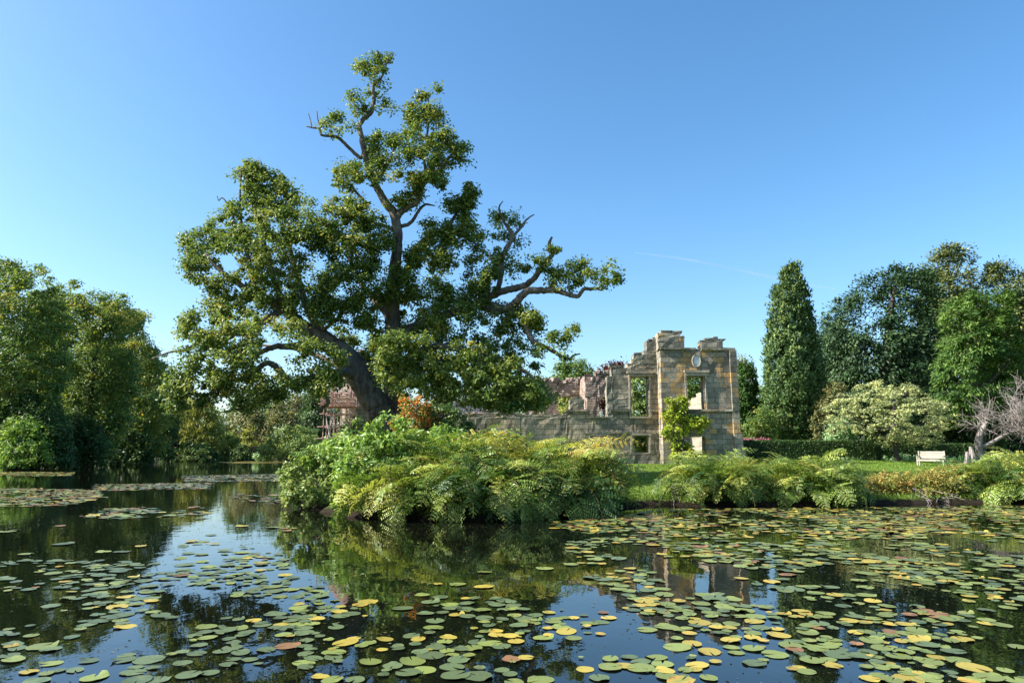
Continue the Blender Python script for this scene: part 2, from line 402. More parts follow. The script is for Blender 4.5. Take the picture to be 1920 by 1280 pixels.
def hgt(x, y):
    x = np.asarray(x, float); y = np.asarray(y, float)
    d = sdist(x, y)
    P = np.stack([x, y, 0 * x], -1)
    land = .10 + 1.18 * (1 - np.exp(-np.maximum(d, 0) / 8.5)) + .012 * np.clip(d - 25, 0, 150) + .03 * wob(P, 2.3) * np.clip(d, 0, 1) + .05 * wob(P, 9.) * np.clip(d / 4, 0, 1)
    bed = -.12 - .9 * (1 - np.exp(np.minimum(d, 0) / 3))
    return np.where(d > 0, land, bed)
def gz(x, y): return float(hgt(np.array([x]), np.array([y]))[0])

gx = np.concatenate([[-4000, -1500, -600, -300, -180, -120, -90], np.arange(-75, -22, 2.0), np.arange(-22, 34, .45), np.arange(34, 70, 3.0), [80, 110, 160, 300, 600, 1500, 4000]])
gy = np.concatenate([[-400, -120, -40], np.arange(-20, 14, 3.0), np.arange(14, 42, .4), np.arange(42, 80, 1.5), np.arange(80, 160, 3.0), [170, 200, 260, 400, 800, 1800, 5000]])
GX, GY = np.meshgrid(gx, gy, indexing='ij')
GV = np.stack([GX, GY, hgt(GX, GY)], -1).reshape(-1, 3)
ii = (np.arange(len(gx) - 1)[:, None] * len(gy) + np.arange(len(gy) - 1)[None]).ravel()
GQ = np.stack([ii, ii + len(gy), ii + len(gy) + 1, ii + 1], -1)
m, nt, out = newmat('lawn_and_soil'); L = nt.links.new
geo = N(nt, 'ShaderNodeNewGeometry'); sx = N(nt, 'ShaderNodeSeparateXYZ'); L(geo.outputs['Position'], sx.inputs[0])
n1 = N(nt, 'ShaderNodeTexNoise', Scale=.7, Detail=8., Roughness=.7); L(geo.outputs['Position'], n1.inputs['Vector'])
g = ramp(nt, [(.3, (.068, .118, .018)), (.5, (.105, .160, .026)), (.7, (.155, .19, .042))]); L(n1.outputs[0], g.inputs[0])
n2 = N(nt, 'ShaderNodeTexNoise', Scale=6., Detail=5.); L(geo.outputs['Position'], n2.inputs['Vector'])
hm = N(nt, 'ShaderNodeMath', operation='MULTIPLY_ADD'); L(n2.outputs[0], hm.inputs[0]); hm.inputs[1].default_value = .22; L(sx.outputs[2], hm.inputs[2])
s = ramp(nt, [(.21, (1, 1, 1)), (.30, (0, 0, 0))]); L(hm.outputs[0], s.inputs[0])
mx = N(nt, 'ShaderNodeMix', data_type='RGBA'); L(s.outputs[0], mx.inputs[0]); L(g.outputs[0], mx.inputs[6]); mx.inputs[7].default_value = (.022, .017, .011, 1)
# dark woodland floor far from the lawn
far = N(nt, 'ShaderNodeMapRange'); L(sx.outputs[1], far.inputs[0]); far.inputs[1].default_value = 46; far.inputs[2].default_value = 62
mx2 = N(nt, 'ShaderNodeMix', data_type='RGBA'); L(far.outputs[0], mx2.inputs[0]); L(mx.outputs[2], mx2.inputs[6]); mx2.inputs[7].default_value = (.04, .045, .018, 1)
p = N(nt, 'ShaderNodeBsdfPrincipled', Roughness=.95); p.inputs['Specular IOR Level'].default_value = .1; L(mx2.outputs[2], p.inputs['Base Color'])
n3 = N(nt, 'ShaderNodeTexNoise', Scale=28., Detail=4.); L(geo.outputs['Position'], n3.inputs['Vector'])
b = N(nt, 'ShaderNodeBump', Strength=.9, Distance=.05); L(n3.outputs[0], b.inputs['Height']); L(b.outputs[0], p.inputs['Normal']); L(p.outputs[0], out.inputs[0])
M['ground'] = m
tag(np_mesh('ground', GV, [GQ], M['ground'], smooth=True), kind='structure')

m, nt, out = newmat('pond_water'); L = nt.links.new
geo = N(nt, 'ShaderNodeNewGeometry'); sx = N(nt, 'ShaderNodeSeparateXYZ'); L(geo.outputs['Position'], sx.inputs[0])
mp = N(nt, 'ShaderNodeMapping'); mp.inputs['Scale'].default_value = (1., .55, 1.); L(geo.outputs['Position'], mp.inputs[0])
n1 = N(nt, 'ShaderNodeTexNoise', Scale=1.1, Detail=3.); L(mp.outputs[0], n1.inputs['Vector'])
n2 = N(nt, 'ShaderNodeTexNoise', Scale=5., Detail=3.); L(mp.outputs[0], n2.inputs['Vector'])
far = N(nt, 'ShaderNodeMapRange'); L(sx.outputs[1], far.inputs[0]); far.inputs[1].default_value = 80; far.inputs[2].default_value = 100; far.inputs[3].default_value = .0055; far.inputs[4].default_value = .12
b1 = N(nt, 'ShaderNodeBump', Strength=1.); L(n1.outputs[0], b1.inputs['Height']); L(far.outputs[0], b1.inputs['Distance'])
b2 = N(nt, 'ShaderNodeBump', Strength=1., Distance=.0012); L(n2.outputs[0], b2.inputs['Height']); L(b1.outputs[0], b2.inputs['Normal'])
p = N(nt, 'ShaderNodeBsdfPrincipled', Roughness=.012, IOR=1.5); p.inputs['Base Color'].default_value = (.0035, .0045, .0028, 1)
L(b2.outputs[0], p.inputs['Normal']); L(p.outputs[0], out.inputs[0])
M['water'] = m
wp = np.array([(-90, -14, 0), (40, -14, 0), (40, 160, 0), (-90, 160, 0)], float)
tag(np_mesh('water', wp, [np.array([[0, 1, 2, 3]])], M['water']), kind='structure')

# ------------------------------------------------------------------ ruined house
PAL = [(0, (.16, .145, .112)), (.3, (.29, .255, .195)), (.7, (.40, .345, .26)), (1, (.50, .43, .32))]
PALR = [(0, (.22, .15, .12)), (.4, (.33, .24, .20)), (.75, (.40, .31, .26)), (1, (.45, .37, .31))]
M['stone'] = stonemat('weathered_sandstone', PAL, .27, .62, .8, .5, .15)
M['stone_tower'] = stonemat('tower_sandstone', PAL, .27, .58, .6, .35, .8)
M['stone_red'] = stonemat('rubble_stone', PALR, .15, .34, .3, .1, .1, .9)
M['stone_pale'] = stonemat('dressed_stone', [(0, (.30, .27, .21)), (1, (.42, .37, .28))], .5, 1.1, .35, .25, .1, .3)
rs = np.random.default_rng(5)
def fills(a, b, step):
    n = max(1, int(round((b - a) / step))); return list(np.linspace(a, b, n, endpoint=False))
def wall(name, rects, holes, d0, d1, mat, parent, axis='x', step=.42, jit=.018, rng=rs):
    """masonry wall from solid rectangles minus openings; a runs along the wall, z up; d0..d1 its thickness"""
    A = sorted({round(v, 3) for r in rects + holes for v in (r[0], r[2])}); Z = sorted({round(v, 3) for r in rects + holes for v in (r[1], r[3])})
    def clean(S):
        o = [S[0]]
        for v in S[1:]:
            if v - o[-1] > .02: o.append(v)
        out = []
        for u, v in zip(o[:-1], o[1:]): out += fills(u, v, step)
        return np.array(out + [o[-1]])
    A, Z = clean(A), clean(Z); na, nz = len(A), len(Z)
    ca, cz = (A[1:] + A[:-1]) / 2, (Z[1:] + Z[:-1]) / 2
    S = np.zeros((na - 1, nz - 1), bool)
    for r in rects: S |= ((ca > r[0]) & (ca < r[2]))[:, None] & ((cz > r[1]) & (cz < r[3]))[None]
    for r in holes: S &= ~(((ca > r[0]) & (ca < r[2]))[:, None] & ((cz > r[1]) & (cz < r[3]))[None])
    D = np.array(fills(d0, d1, .5) + [d1]); nd = len(D)
    AA, ZZ, DD = np.meshgrid(A, Z, D, indexing='ij')
    J = rng.normal(0, jit, AA.shape + (3,)); J[..., 2] *= .6
    a, z, d = AA + J[..., 0], ZZ + J[..., 1], DD + J[..., 2]
    V = np.stack([a, d, z] if axis == 'x' else [d, a, z], -1).reshape(-1, 3)
    idx = lambda i, j, k: (i * nz + j) * nd + k
    Q = []
    for i in range(na - 1):
        for j in range(nz - 1):
            if not S[i, j]: continue
            Q.append([idx(i, j, 0), idx(i + 1, j, 0), idx(i + 1, j + 1, 0), idx(i, j + 1, 0)])
            Q.append([idx(i, j, nd - 1), idx(i, j + 1, nd - 1), idx(i + 1, j + 1, nd - 1), idx(i + 1, j, nd - 1)])
            for k in range(nd - 1):
                if i == 0 or not S[i - 1, j]: Q.append([idx(i, j, k), idx(i, j + 1, k), idx(i, j + 1, k + 1), idx(i, j, k + 1)])
                if i == na - 2 or not S[i + 1, j]: Q.append([idx(i + 1, j, k), idx(i + 1, j, k + 1), idx(i + 1, j + 1, k + 1), idx(i + 1, j + 1, k)])
                if j == 0 or not S[i, j - 1]: Q.append([idx(i, j, k), idx(i, j, k + 1), idx(i + 1, j, k + 1), idx(i + 1, j, k)])
                if j == nz - 2 or not S[i, j + 1]: Q.append([idx(i, j + 1, k), idx(i + 1, j + 1, k), idx(i + 1, j + 1, k + 1), idx(i, j + 1, k + 1)])
    Q = np.array(Q); used = np.unique(Q); mp_ = np.full(len(V), -1); mp_[used] = np.arange(len(used))
    Q = mp_[Q]
    if axis != 'x': Q = Q[:, ::-1]
    return np_mesh(name, V[used], [Q], mat, parent)
YW, YT = 37.0, 36.1
def wx(px, Y=YW): return float(at(px, 760, Y)[0])
def wz(py, Y=YW): return float(at(1150, py, Y)[2])
def rect(x0, y0, x1, y1, Y=YW): return (wx(x0, Y), wz(y1, Y), wx(x1, Y), wz(y0, Y))
ruin = empty('ruined_house', (wx(1150), YW, 1.0), 'roofless ruined sandstone house with a stepped gable, empty windows and an oval plaque', 'ruin')
BOT = 874
front_r = [rect(815, 779, 865, BOT), rect(868, 774.5, 876, 778), rect(893, 775, 904, 778), rect(912, 755, 930, 760), rect(964, 775.5, 976, 779), rect(1040, 776, 1050, 779), rect(1056, 773, 1064, 779), rect(1232, 629, 1238, 633), rect(1196, 662, 1204, 666), rect(865, 777, 1062, BOT), rect(908, 759, 943, 778), rect(984, 770, 988, 778), rect(878, 773, 890, 778), rect(948, 774, 960, 778), rect(1018, 775, 1034, 779), rect(1102, 777, 1112, 782), rect(1074, 744.5, 1083, 749), rect(1150, 686, 1158, 689), rect(1061, 768, 1106, 785), rect(1068, 748, 1095, 769), rect(1062, 781, 1139, BOT),
           rect(1138.5, 705, 1148, BOT), rect(1147, 688.6, 1241, BOT), rect(1178, 681, 1241, 690), rect(1186, 673, 1241, 682), rect(1190, 665, 1241, 674), rect(1210, 657, 1241, 666), rect(1216, 639, 1240, 658), rect(1228, 632, 1240, 640)]
front_h = [rect(1184, 706, 1216, 781), rect(1187, 816.5, 1216, 848), rect(1110, 816, 1137.5, 849), rect(953, 816, 975, 850)]
wall('front_wall', front_r, front_h, YW, YW + .65, M['stone'], ruin)
# tower bay standing 0.9 m forward
tw_r = [rect(1241, 655, 1376, BOT, YT), rect(1238.5, 624, 1281, 652.3, YT), rect(1281, 629, 1288, 652.3, YT), rect(1318, 638, 1361, 652.3, YT), rect(1344, 631, 1353, 640, YT), rect(1312, 652, 1376, 656, YT), rect(1238, 652, 1290, 656, YT)]
tw_h = [rect(1290, 705, 1321, 767, YT), rect(1291, 818, 1319, 850, YT)]
wall('tower_front', tw_r, tw_h, YT, YT + .6, M['stone_tower'], ruin)
XL, XR = wx(1241, YT), wx(1376, YT)
wall('tower_side', [(YT + .62, .2, YW - .003, wz(653))], [], XL + .004, XL + .6, M['stone_tower'], ruin, 'y')
# corner buttress with a battered foot
mb = MB()
for k, (yy, g_) in enumerate([(657, 0), (770, .0), (812, .10), (838, .2)]):
    z1 = wz(yy, YT); z0 = wz([770, 812, 838, BOT][k], YT)
    mb.box((XR - .12 + .18 + g_ / 2, YT + .35, (z0 + z1) / 2), (.36 + g_, 1.0 + g_ * .6, z1 - z0 - .004), 0, .01, rs)
mb.build('buttress', M['stone_tower'], ruin)
# east return wall, its sunlit face seen through the tower windows; top falls away in steps
er = [(y0, .3, y1, wz(py, (y0 + y1) / 2)) for y0, y1, py in [(YT + .62, 38, 700), (38, 39.2, 714), (39.2, 40, 729), (40, 41.1, 737), (41.1, 42.3, 746), (42.3, 46, 753)]]
wall('east_wall', er, [], XR - .62, XR - .02, M['stone_pale'], ruin, 'y', jit=.03)
# inner cross wall ending at px 1089-1099, lit end, and rear walls
YB = 42.0
rear_r = [rect(1100, 712, 1142, BOT, YB), rect(1110, 705, 1142, 713, YB), rect(1117, 698, 1142, 706, YB), rect(1125, 700, 1180, 745, YB), rect(1142, 712, 1215, 770, YB)]
wall('rear_wall', rear_r, [rect(1123, 744, 1141, 790, YB), rect(1186, 690, 1216, 785, YB), rect(1187, 816.5, 1216, 870, YB)], YB, YB + .6, M['stone_red'], ruin, jit=.04)
YC = 46.0
back_r = [rect(985, 716, 1102, BOT, YC), rect(1010, 713, 1050, 717, YC), rect(1068, 711, 1102, 717, YC), rect(880, 742, 950, BOT, YC)]
wall('back_wall', back_r, [rect(1046, 743, 1071, 790, YC)], YC, YC + .6, M['stone_red'], ruin, jit=.05)
xc = wx(1099, YB)
wall('cross_wall', [(YB + .62, .3, YC - .01, wz(713, YC)), (YB + .62, .3, YB + 2.2, wz(716, YB))], [], xc + .03, xc + .45, M['stone_red'], ruin, 'y', jit=.05)
# arch head and mullion in the rear opening
mb = MB(); c = at(1132, 752, YB); w_ = 9 * YB / F
for k in range(9):
    a = math.pi * (k + .5) / 9
    mb.box((c[0] + math.cos(a) * w_ * 1.12, YB - .03, c[2] + math.sin(a) * w_ * 1.15), (.12, .1, .16), 0, .008, rs)
mb.build('arch', M['stone_red'], ruin)
mb = MB(); a0 = at(1134, 768, YB); a1 = at(1134, 790, YB); mb.box(((a0[0]), YB + .3, (a0[2] + a1[2]) / 2), (.09, .12, a0[2] - a1[2])); mb.build('mullion', M['stone_pale'], ruin)
mb = MB(); a0 = at(1013.5, 760, YW + .3); a1 = at(1013.5, 777, YW + .3); mb.box((a0[0], YW + .33, (a0[2] + a1[2]) / 2), (.12, .2, a0[2] - a1[2])); mb.build('mullion', M['stone_pale'], ruin)
# loose rubble lying on the broken wall heads
mb = MB()
for (x0, x1, py, Y, n, sz) in [(985, 1102, 716, YC, 70, .32), (1100, 1142, 711, YB, 14, .26), (1117, 1142, 698, YB, 12, .24), (880, 950, 742, YC, 26, .3), (865, 908, 777, YW, 8, .2), (1010, 1050, 713, YC, 22, .3), (1068, 1100, 711, YC, 22, .32), (943, 985, 777, YW, 7, .18)]:
    for _ in range(n):
        q = at(rs.uniform(x0, x1), py, Y); s_ = sz * rs.uniform(.4, 1.25)
        mb.box((q[0], Y + rs.uniform(.05, .55), q[2] + s_ * .12), (s_ * rs.uniform(.8, 1.5), s_, s_ * rs.uniform(.4, .75)), rs.uniform(0, 3), .025, rs)
mb.build('rubble', M['stone_red'], ruin)['kind'] = 'stuff'
# single coping stones
for (px, py, Y, w_, h_) in [(1152, 687, YW, .5, .14), (1165, 688, YW, .35, .1), (1196, 664, YW, .4, .12), (1220, 638, YW, .25, .1), (1250, 623, YT, .6, .12), (1270, 623, YT, .5, .1), (1330, 637, YT, .5, .12), (1356, 637, YT, .3, .1), (1298, 655, YT, .4, .1), (1082, 747, YW, .6, .1), (925, 758, YW, .9, .12)]:
    q = at(px, py, Y); mb = MB(); mb.box((q[0], Y + .3, q[2] + h_ / 2 - .01), (w_, .55, h_), 0, .015, rs); mb.build('coping', M['stone'], ruin)
# string courses, hood and window surrounds
def bar(mb, x0, y0, x1, y1, Y, proud, deep=.12):
    a, b = at(x0, y0, Y), at(x1, y1, Y)
    mb.box(((a[0] + b[0]) / 2, Y - proud / 2 + deep / 2, (a[2] + b[2]) / 2), (abs(b[0] - a[0]), proud + deep, abs(a[2] - b[2])), 0, .006, rs)
for (x0, y0, x1, y1, Y, pr) in [(1144, 767.5, 1183, 771.5, YW, .12), (1217, 767.5, 1240, 771.5, YW, .12), (1240, 767, 1377, 771, YT, .12), (1237.5, 651.8, 1292, 655.5, YT, .14), (1314, 652.5, 1377.5, 656.5, YT, .14),
        (1100, 809, 1182, 812.5, YW, .07), (1186, 810, 1239, 813.5, YW, .07), (1060, 768.5, 1107, 771.5, YW, .09)]:
    mb = MB(); bar(mb, x0, y0, x1, y1, Y, pr); mb.build('string_course', M['stone'], ruin)
def surround(x0, y0, x1, y1, Y, w=6, proud=.07, hood=None):
    mb = MB()
    bar(mb, x0 - w, y0 - .2, x0 - .3, y1 + 1.5, Y, proud); bar(mb, x1 + .3, y0 - .2, x1 + w, y1 + 1.5, Y, proud); bar(mb, x0 - w, y0 - w, x1 + w, y0 - .6, Y, proud + .015)
    if hood: bar(mb, x0 - hood, y0 - w - 4.2, x1 + hood, y0 - w - .4, Y, .16)
    mb.build('window_frame', M['stone_pale'], ruin)
surround(1184, 706, 1216, 781, YW, 6, .06, 9)
surround(1290, 705, 1321, 767, YT, 6.5, .07, 8)
surround(1187, 816.5, 1216, 848, YW, 5, .05)
surround(1110, 816, 1137.5, 849, YW, 5, .05)
for (x0, x1, py, Y) in [(1181, 1219, 782, YW), (1287, 1324, 768.5, YT), (1104, 1140, 781.5, YW)]: mb = MB(); bar(mb, x0, py - 1, x1, py + 2.2, Y, .1); mb.build('sill', M['stone_pale'], ruin)
# oval plaque in its stone ring
M['plaque'] = noisemat('plaque_stone', [(.3, (.50, .52, .54)), (.7, (.66, .68, .70))], nscale=4, rough=.6, bump=.2)
cq = at(1305.5, 676.5, YT); ra, rb = 7.2 * YT / F, 10.6 * YT / F
mb = MB(); th = np.linspace(0, 2 * math.pi, 41)
mb.tube(np.stack([cq[0] + ra * 1.06 * np.cos(th), np.full(41, YT - .05), cq[2] + rb * 1.06 * np.sin(th)], -1), .05, 8)
pl_ring = mb.build('plaque_ring', M['stone_pale'], ruin, True)
nV = [(cq[0], YT - .075, cq[2])] + [(cq[0] + ra * f * math.cos(t), YT - d, cq[2] + rb * f * math.sin(t)) for f, d in ((.8, .068), (1.02, .03), (1.02, -.05)) for t in th[:-1]]
T_ = [[0, 1 + (k + 1) % 40, 1 + k] for k in range(40)]; Q_ = [[1 + o + k, 1 + o + (k + 1) % 40, 41 + o + (k + 1) % 40, 41 + o + k] for o in (0, 40) for k in range(40)]
np_mesh('oval_plaque', nV, [np.array(T_), np.array(Q_)], M['plaque'], ruin)
# weathered timber panels standing behind the low wall (site hoarding)
M['boards'] = noisemat('grey_violet_boards', [(.3, (.17, .15, .18)), (.7, (.30, .27, .31))], (1, 1, 6), 3, .8, .3)
hb = empty('site_hoarding', (float(at(860, 775, 41)[0]), 41, 1.2), 'grey horizontal board hoarding with thin rails behind the low ruin wall, under the oak', 'hoarding')
mb = MB()
for k in range(6):
    a, b = at(815, 748.5 + k * 5.2, 41), at(906, 753 + k * 5.2, 41); mb.box(((a[0] + b[0]) / 2, 41 + rs.uniform(0, .03), (a[2] + b[2]) / 2), (b[0] - a[0], .04, a[2] - b[2]), 0, .004, rs)
mb.build('board_panel', M['boards'], hb)
M['metal'] = noisemat('grey_tube', [(.3, (.35, .35, .36)), (.7, (.5, .5, .5))], rough=.45, bump=.05)
for py in (753, 762, 768):
    mb = MB(); a, b = at(905, py, 41), at(962, py + .5, 41); mb.tube([a, (a + b) / 2, b], .02, 6); o = mb.build('rail', M['metal'], hb)
for px in (905, 925, 961):
    mb = MB(); a, b = at(px, 749, 41.02), at(px, 800, 41.02); mb.tube([a, (a + b) / 2, b], .022, 6); mb.build('post', M['metal'], hb)

# round tower behind the oak trunk
M['stone_round'] = stonemat('round_tower_stone', [(0, (.20, .175, .14)), (1, (.34, .29, .22))], .22, .4, .35, .2, .2)
tc_ = at(672, 800, 43.0); rr_ = 1.15
rt = empty('round_tower', (tc_[0], 43.0, 1.1), 'grey round stone tower half hidden behind the leaning oak trunk', 'tower')
th = np.linspace(0, 2 * math.pi, 29)[:-1]; zs = np.arange(.6, 6.2, .35)
V = np.array([(tc_[0] + (rr_ + rs.normal(0, .012)) * math.cos(t), 43 + (rr_ + rs.normal(0, .012)) * math.sin(t), z + rs.normal(0, .01)) for z in zs for t in th])
Q = np.array([[j * 28 + i, j * 28 + (i + 1) % 28, (j + 1) * 28 + (i + 1) % 28, (j + 1) * 28 + i] for j in range(len(zs) - 1) for i in range(28)])
np_mesh('tower_wall', V, [Q], M['stone_round'], rt)
mb = MB(); zt = zs[-1]
n_ = 20
for k in range(n_):
    a = 2 * math.pi * k / n_; mb.box((tc_[0] + 1.2 * math.cos(a), 43 + 1.2 * math.sin(a), zt + .05), (.34, .4, .3), a, .02, rs)
mb.build('parapet', M['stone_round'], rt)
# conical cap
V = [(tc_[0] + 1.3 * math.cos(t), 43 + 1.3 * math.sin(t), zt + .18) for t in th] + [(tc_[0], 43, zt + 2.0)]
M['tile'] = noisemat('old_roof_tiles', [(.3, (.16, .09, .07)), (.7, (.27, .17, .13))], nscale=7, bump=.6)
np_mesh('roof', V, [np.array([[i, (i + 1) % 28, 28] for i in range(28)])], M['tile'], rt)
# scaffold round it
M['rust'] = noisemat('red_oxide_tube', [(.3, (.36, .20, .17)), (.6, (.50, .33, .28)), (.75, (.55, .48, .43))], nscale=3, rough=.6, bump=.1)
M['plank'] = noisemat('scaffold_board', [(.3, (.28, .15, .10)), (.7, (.42, .26, .18))], (1, 6, 6), 3, .8, .3)
scf = empty('scaffold', (float(at(630, 800, 40)[0]), 40, 1.0), 'reddish tube scaffold with a board platform beside the round tower', 'scaffold')
xs = [float(at(p_, 780, 40)[0]) for p_ in (607, 613, 620, 628, 638, 648, 656)]
zt, zb = float(at(630, 727, 40)[2]), .8
for i, x in enumerate(xs):
    for y in (40.0, 41.6):
        mb = MB(); ztop = zt + rs.uniform(-.15, .5); mb.tube([(x + rs.normal(0, .02), y, zb), (x, y, 3), (x + rs.normal(0, .02), y, ztop)], .026, 6); mb.build('pole', M['rust'], scf)
for py in (738, 757, 776, 800, 822):
    z = float(at(630, py, 40)[2])
    for y in (39.95, 41.65):
        mb = MB(); mb.tube([(xs[0] - .35, y, z), ((xs[0] + xs[-1]) / 2, y, z + .01), (xs[-1] + .4, y, z)], .03, 6); mb.build('ledger', M['rust'], scf)
    for x in xs[::2]:
        mb = MB(); mb.tube([(x, 39.7, z + .06), (x, 40.8, z + .06), (x, 41.9, z + .06)], .03, 6); mb.build('transom', M['rust'], scf)
for a, b in [((xs[1], 39.92, 1.9), (xs[3], 39.92, 4.2)), ((xs[3], 39.9, 1.6), (xs[1], 39.9, 3.6))]:
    mb = MB(); mb.tube([a, (np.array(a) + np.array(b)) / 2, b], .028, 6); mb.build('brace', M['metal'], scf)
z = float(at(630, 766, 40)[2])
for k in range(7):
    mb = MB(); mb.box(((xs[0] + xs[-1]) / 2, 39.9 + k * .26, z + .13), (xs[-1] - xs[0] + .5, .235, .05), 0, .004, rs); mb.build('platform_board', M['plank'], scf)
for zz_ in (.3, .55):
    mb = MB(); mb.box(((xs[0] + xs[-1]) / 2, 39.88, z + zz_), (xs[-1] - xs[0] + .4, .04, .2), 0, .004, rs); mb.build('toe_board', M['plank'], scf)

# ------------------------------------------------------------------ the oak
OY = 28.0
ro = np.random.default_rng(21)
def ogz(px, Y): 
    x = X_at(px, Y); return gz(x, Y)
obase = np.array([X_at(728, OY), OY, ogz(728, OY)])
oak = empty('oak_tree', tuple(obase), 'huge old oak with leaning trunk and tall gnarled top before the ruin', 'tree')
OLIMB = []      # sampled limb points for the twigs
def olimb(pts, name='limb', per=6, sides=12, rough=.05):
    """pts: (px, py, depth offset, radius px)"""
    P = np.array([at(p[0], p[1], OY + p[2] * .62) for p in pts]); r = np.array([p[3] * (.80 if p[3] > 18 else .88) for p in pts]) * OY / F
    C = catmull(np.concatenate([P, r[:, None]], 1), per)
    pts_ = C[:, :3] + ro.normal(0, .012, (len(C), 3)) * np.minimum(1, C[:, 3:4] * 8); rr = np.maximum(C[:, 3], .012)
    mb = MB(); mb.tube(pts_, rr, sides, rough, ro)
    OLIMB.append(np.concatenate([pts_, rr[:, None]], 1))
    return mb.build(name, M['bark'], oak, True)
# leaning main trunk, then the second stem and the leader
olimb([(728, 842, 0, 46), (724, 812, 0, 36), (716, 785, 0, 32), (702, 757, -.1, 30), (682, 720, -.2, 29), (660, 688, -.4, 27), (640, 661, -.5, 25), (612, 640, -.8, 21)], 'trunk', 6, 16, .06)
olimb([(744, 846, .6, 36), (744, 800, .6, 26), (738, 770, .7, 24), (737, 729, .9, 22), (738, 680, 1., 21), (736, 620, .9, 19), (735, 560, .8, 17), (738, 520, .7, 14), (745, 470, .5, 11.5), (745, 430, .4, 10.5), (737, 397, .3, 10), (724, 382, .2, 9), (712, 362, .1, 8), (702, 341, 0, 7.2), (690, 310, -.2, 7), (681, 272, -.4, 6.3), (674, 237, -.3, 5.5), (683, 222, -.1, 5), (696, 210, 0, 5), (701, 191, .1, 4.6), (699, 165, .1, 4), (705, 155, .1, 3), (715, 146, .2, 2.5), (722, 130, .2, 2), (727, 112, .2, 1.2)], 'trunk', 5, 14, .05)
olimb([(690, 724, -.3, 18), (676, 690, .2, 17), (655, 664, .7, 16), (620, 640, 1.2, 14), (596, 612, 1.6, 11), (584, 592, 1.8, 10), (570, 560, 2.0, 8), (560, 520, 2.2, 6), (545, 470, 2.4, 4.5), (540, 420, 2.6, 3)])
olimb([(622, 648, -.8, 20), (600, 632, -1, 17), (580, 620, -1.2, 15), (562, 606, -1.4, 13), (548, 590, -1.6, 12), (538, 577, -1.8, 11), (510, 565, -2.2, 9.5), (480, 552, -2.6, 8), (455, 538, -2.9, 6.5), (428, 518, -3.2, 5), (405, 500, -3.3, 3.5), (385, 475, -3.3, 2.2)])
olimb([(541, 581, -1.8, 8), (520, 540, -1.6, 6.5), (505, 490, -1.4, 5.5), (490, 440, -1.2, 4.5), (478, 390, -1, 3.4), (480, 340, -.9, 2.2), (485, 300, -.9, 1.1)])
olimb([(480, 552, -2.6, 5), (470, 500, -2.4, 4.2), (455, 440, -2.2, 3.4), (450, 370, -2.1, 2.2), (452, 325, -2.1, 1.4), (450, 312, -2.1, .7)])
olimb([(432, 388, -2.1, 1.5), (424, 378, -2.1, 1.4), (416, 371, -2.1, 1.3), (410, 376, -2.1, 1), (407, 367, -2.1, .8)])
olimb([(640, 664, -.6, 11), (600, 648, -1.4, 9), (572, 645, -2, 8), (545, 650, -2.6, 7), (518, 649, -3, 6), (490, 660, -3.4, 5), (465, 675, -3.7, 4), (440, 690, -3.9, 3)])
olimb([(538, 577, -1.8, 7), (510, 592, -2.4, 7), (490, 605, -2.9, 6.5), (475, 608, -3.2, 6), (455, 610, -3.4, 6), (443, 614, -3.5, 6), (436, 628, -3.6, 5.5), (420, 636, -3.8, 5.2), (397, 642, -4, 5), (378, 638, -4.1, 4.2), (362, 648, -4.2, 4), (350, 655, -4.3, 3.2), (330, 658, -4.5, 2.5), (312, 662, -4.6, 1.6), (285, 672, -4.7, .9)])
olimb([(378, 640, -4.1, 3), (372, 625, -4.2, 2.4), (368, 612, -4.2, 1.8), (375, 598, -4.2, 1.1)])
olimb([(668, 700, -.6, 12), (640, 698, -1.6, 10), (615, 702, -2.4, 8.5), (596, 706, -3, 8), (570, 714, -3.5, 7.5), (545, 715, -3.9, 6.5), (520, 690, -4.2, 6), (500, 680, -4.3, 5.5), (475, 700, -4.6, 5), (450, 712, -4.8, 4.5), (432, 712, -5, 4), (410, 724, -5, 3.8), (395, 738, -5, 3.4), (375, 742, -5, 3), (362, 730, -5, 2.4), (352, 715, -5, 1.6), (340, 700, -5, 1)])
olimb([(410, 724, -5, 2.8), (408, 738, -5, 2.6), (400, 748, -5, 2.2), (388, 752, -5, 1.5)])
olimb([(545, 715, -3.9, 4.5), (520, 735, -4.1, 3.8), (500, 748, -4.2, 3.2), (480, 752, -4.3, 2.6), (462, 762, -4.3, 2), (440, 768, -4.3, 1.6), (415, 772, -4.3, .9)])
olimb([(622, 704, -2.2, 5), (606, 724, -2.5, 4.6), (612, 742, -2.6, 4.4), (615, 756, -2.7, 3.8), (602, 766, -2.8, 3.2), (595, 777, -2.8, 2.6)])
olimb([(584, 592, 1.8, 6), (600, 566, 1.2, 5.5), (620, 540, .8, 5), (650, 515, .4, 4), (660, 480, .2, 3), (650, 440, 0, 2)])
olimb([(605, 620, 1.3, 4.5), (625, 604, 1, 4), (640, 590, .8, 3.4), (652, 570, .7, 2.4)])
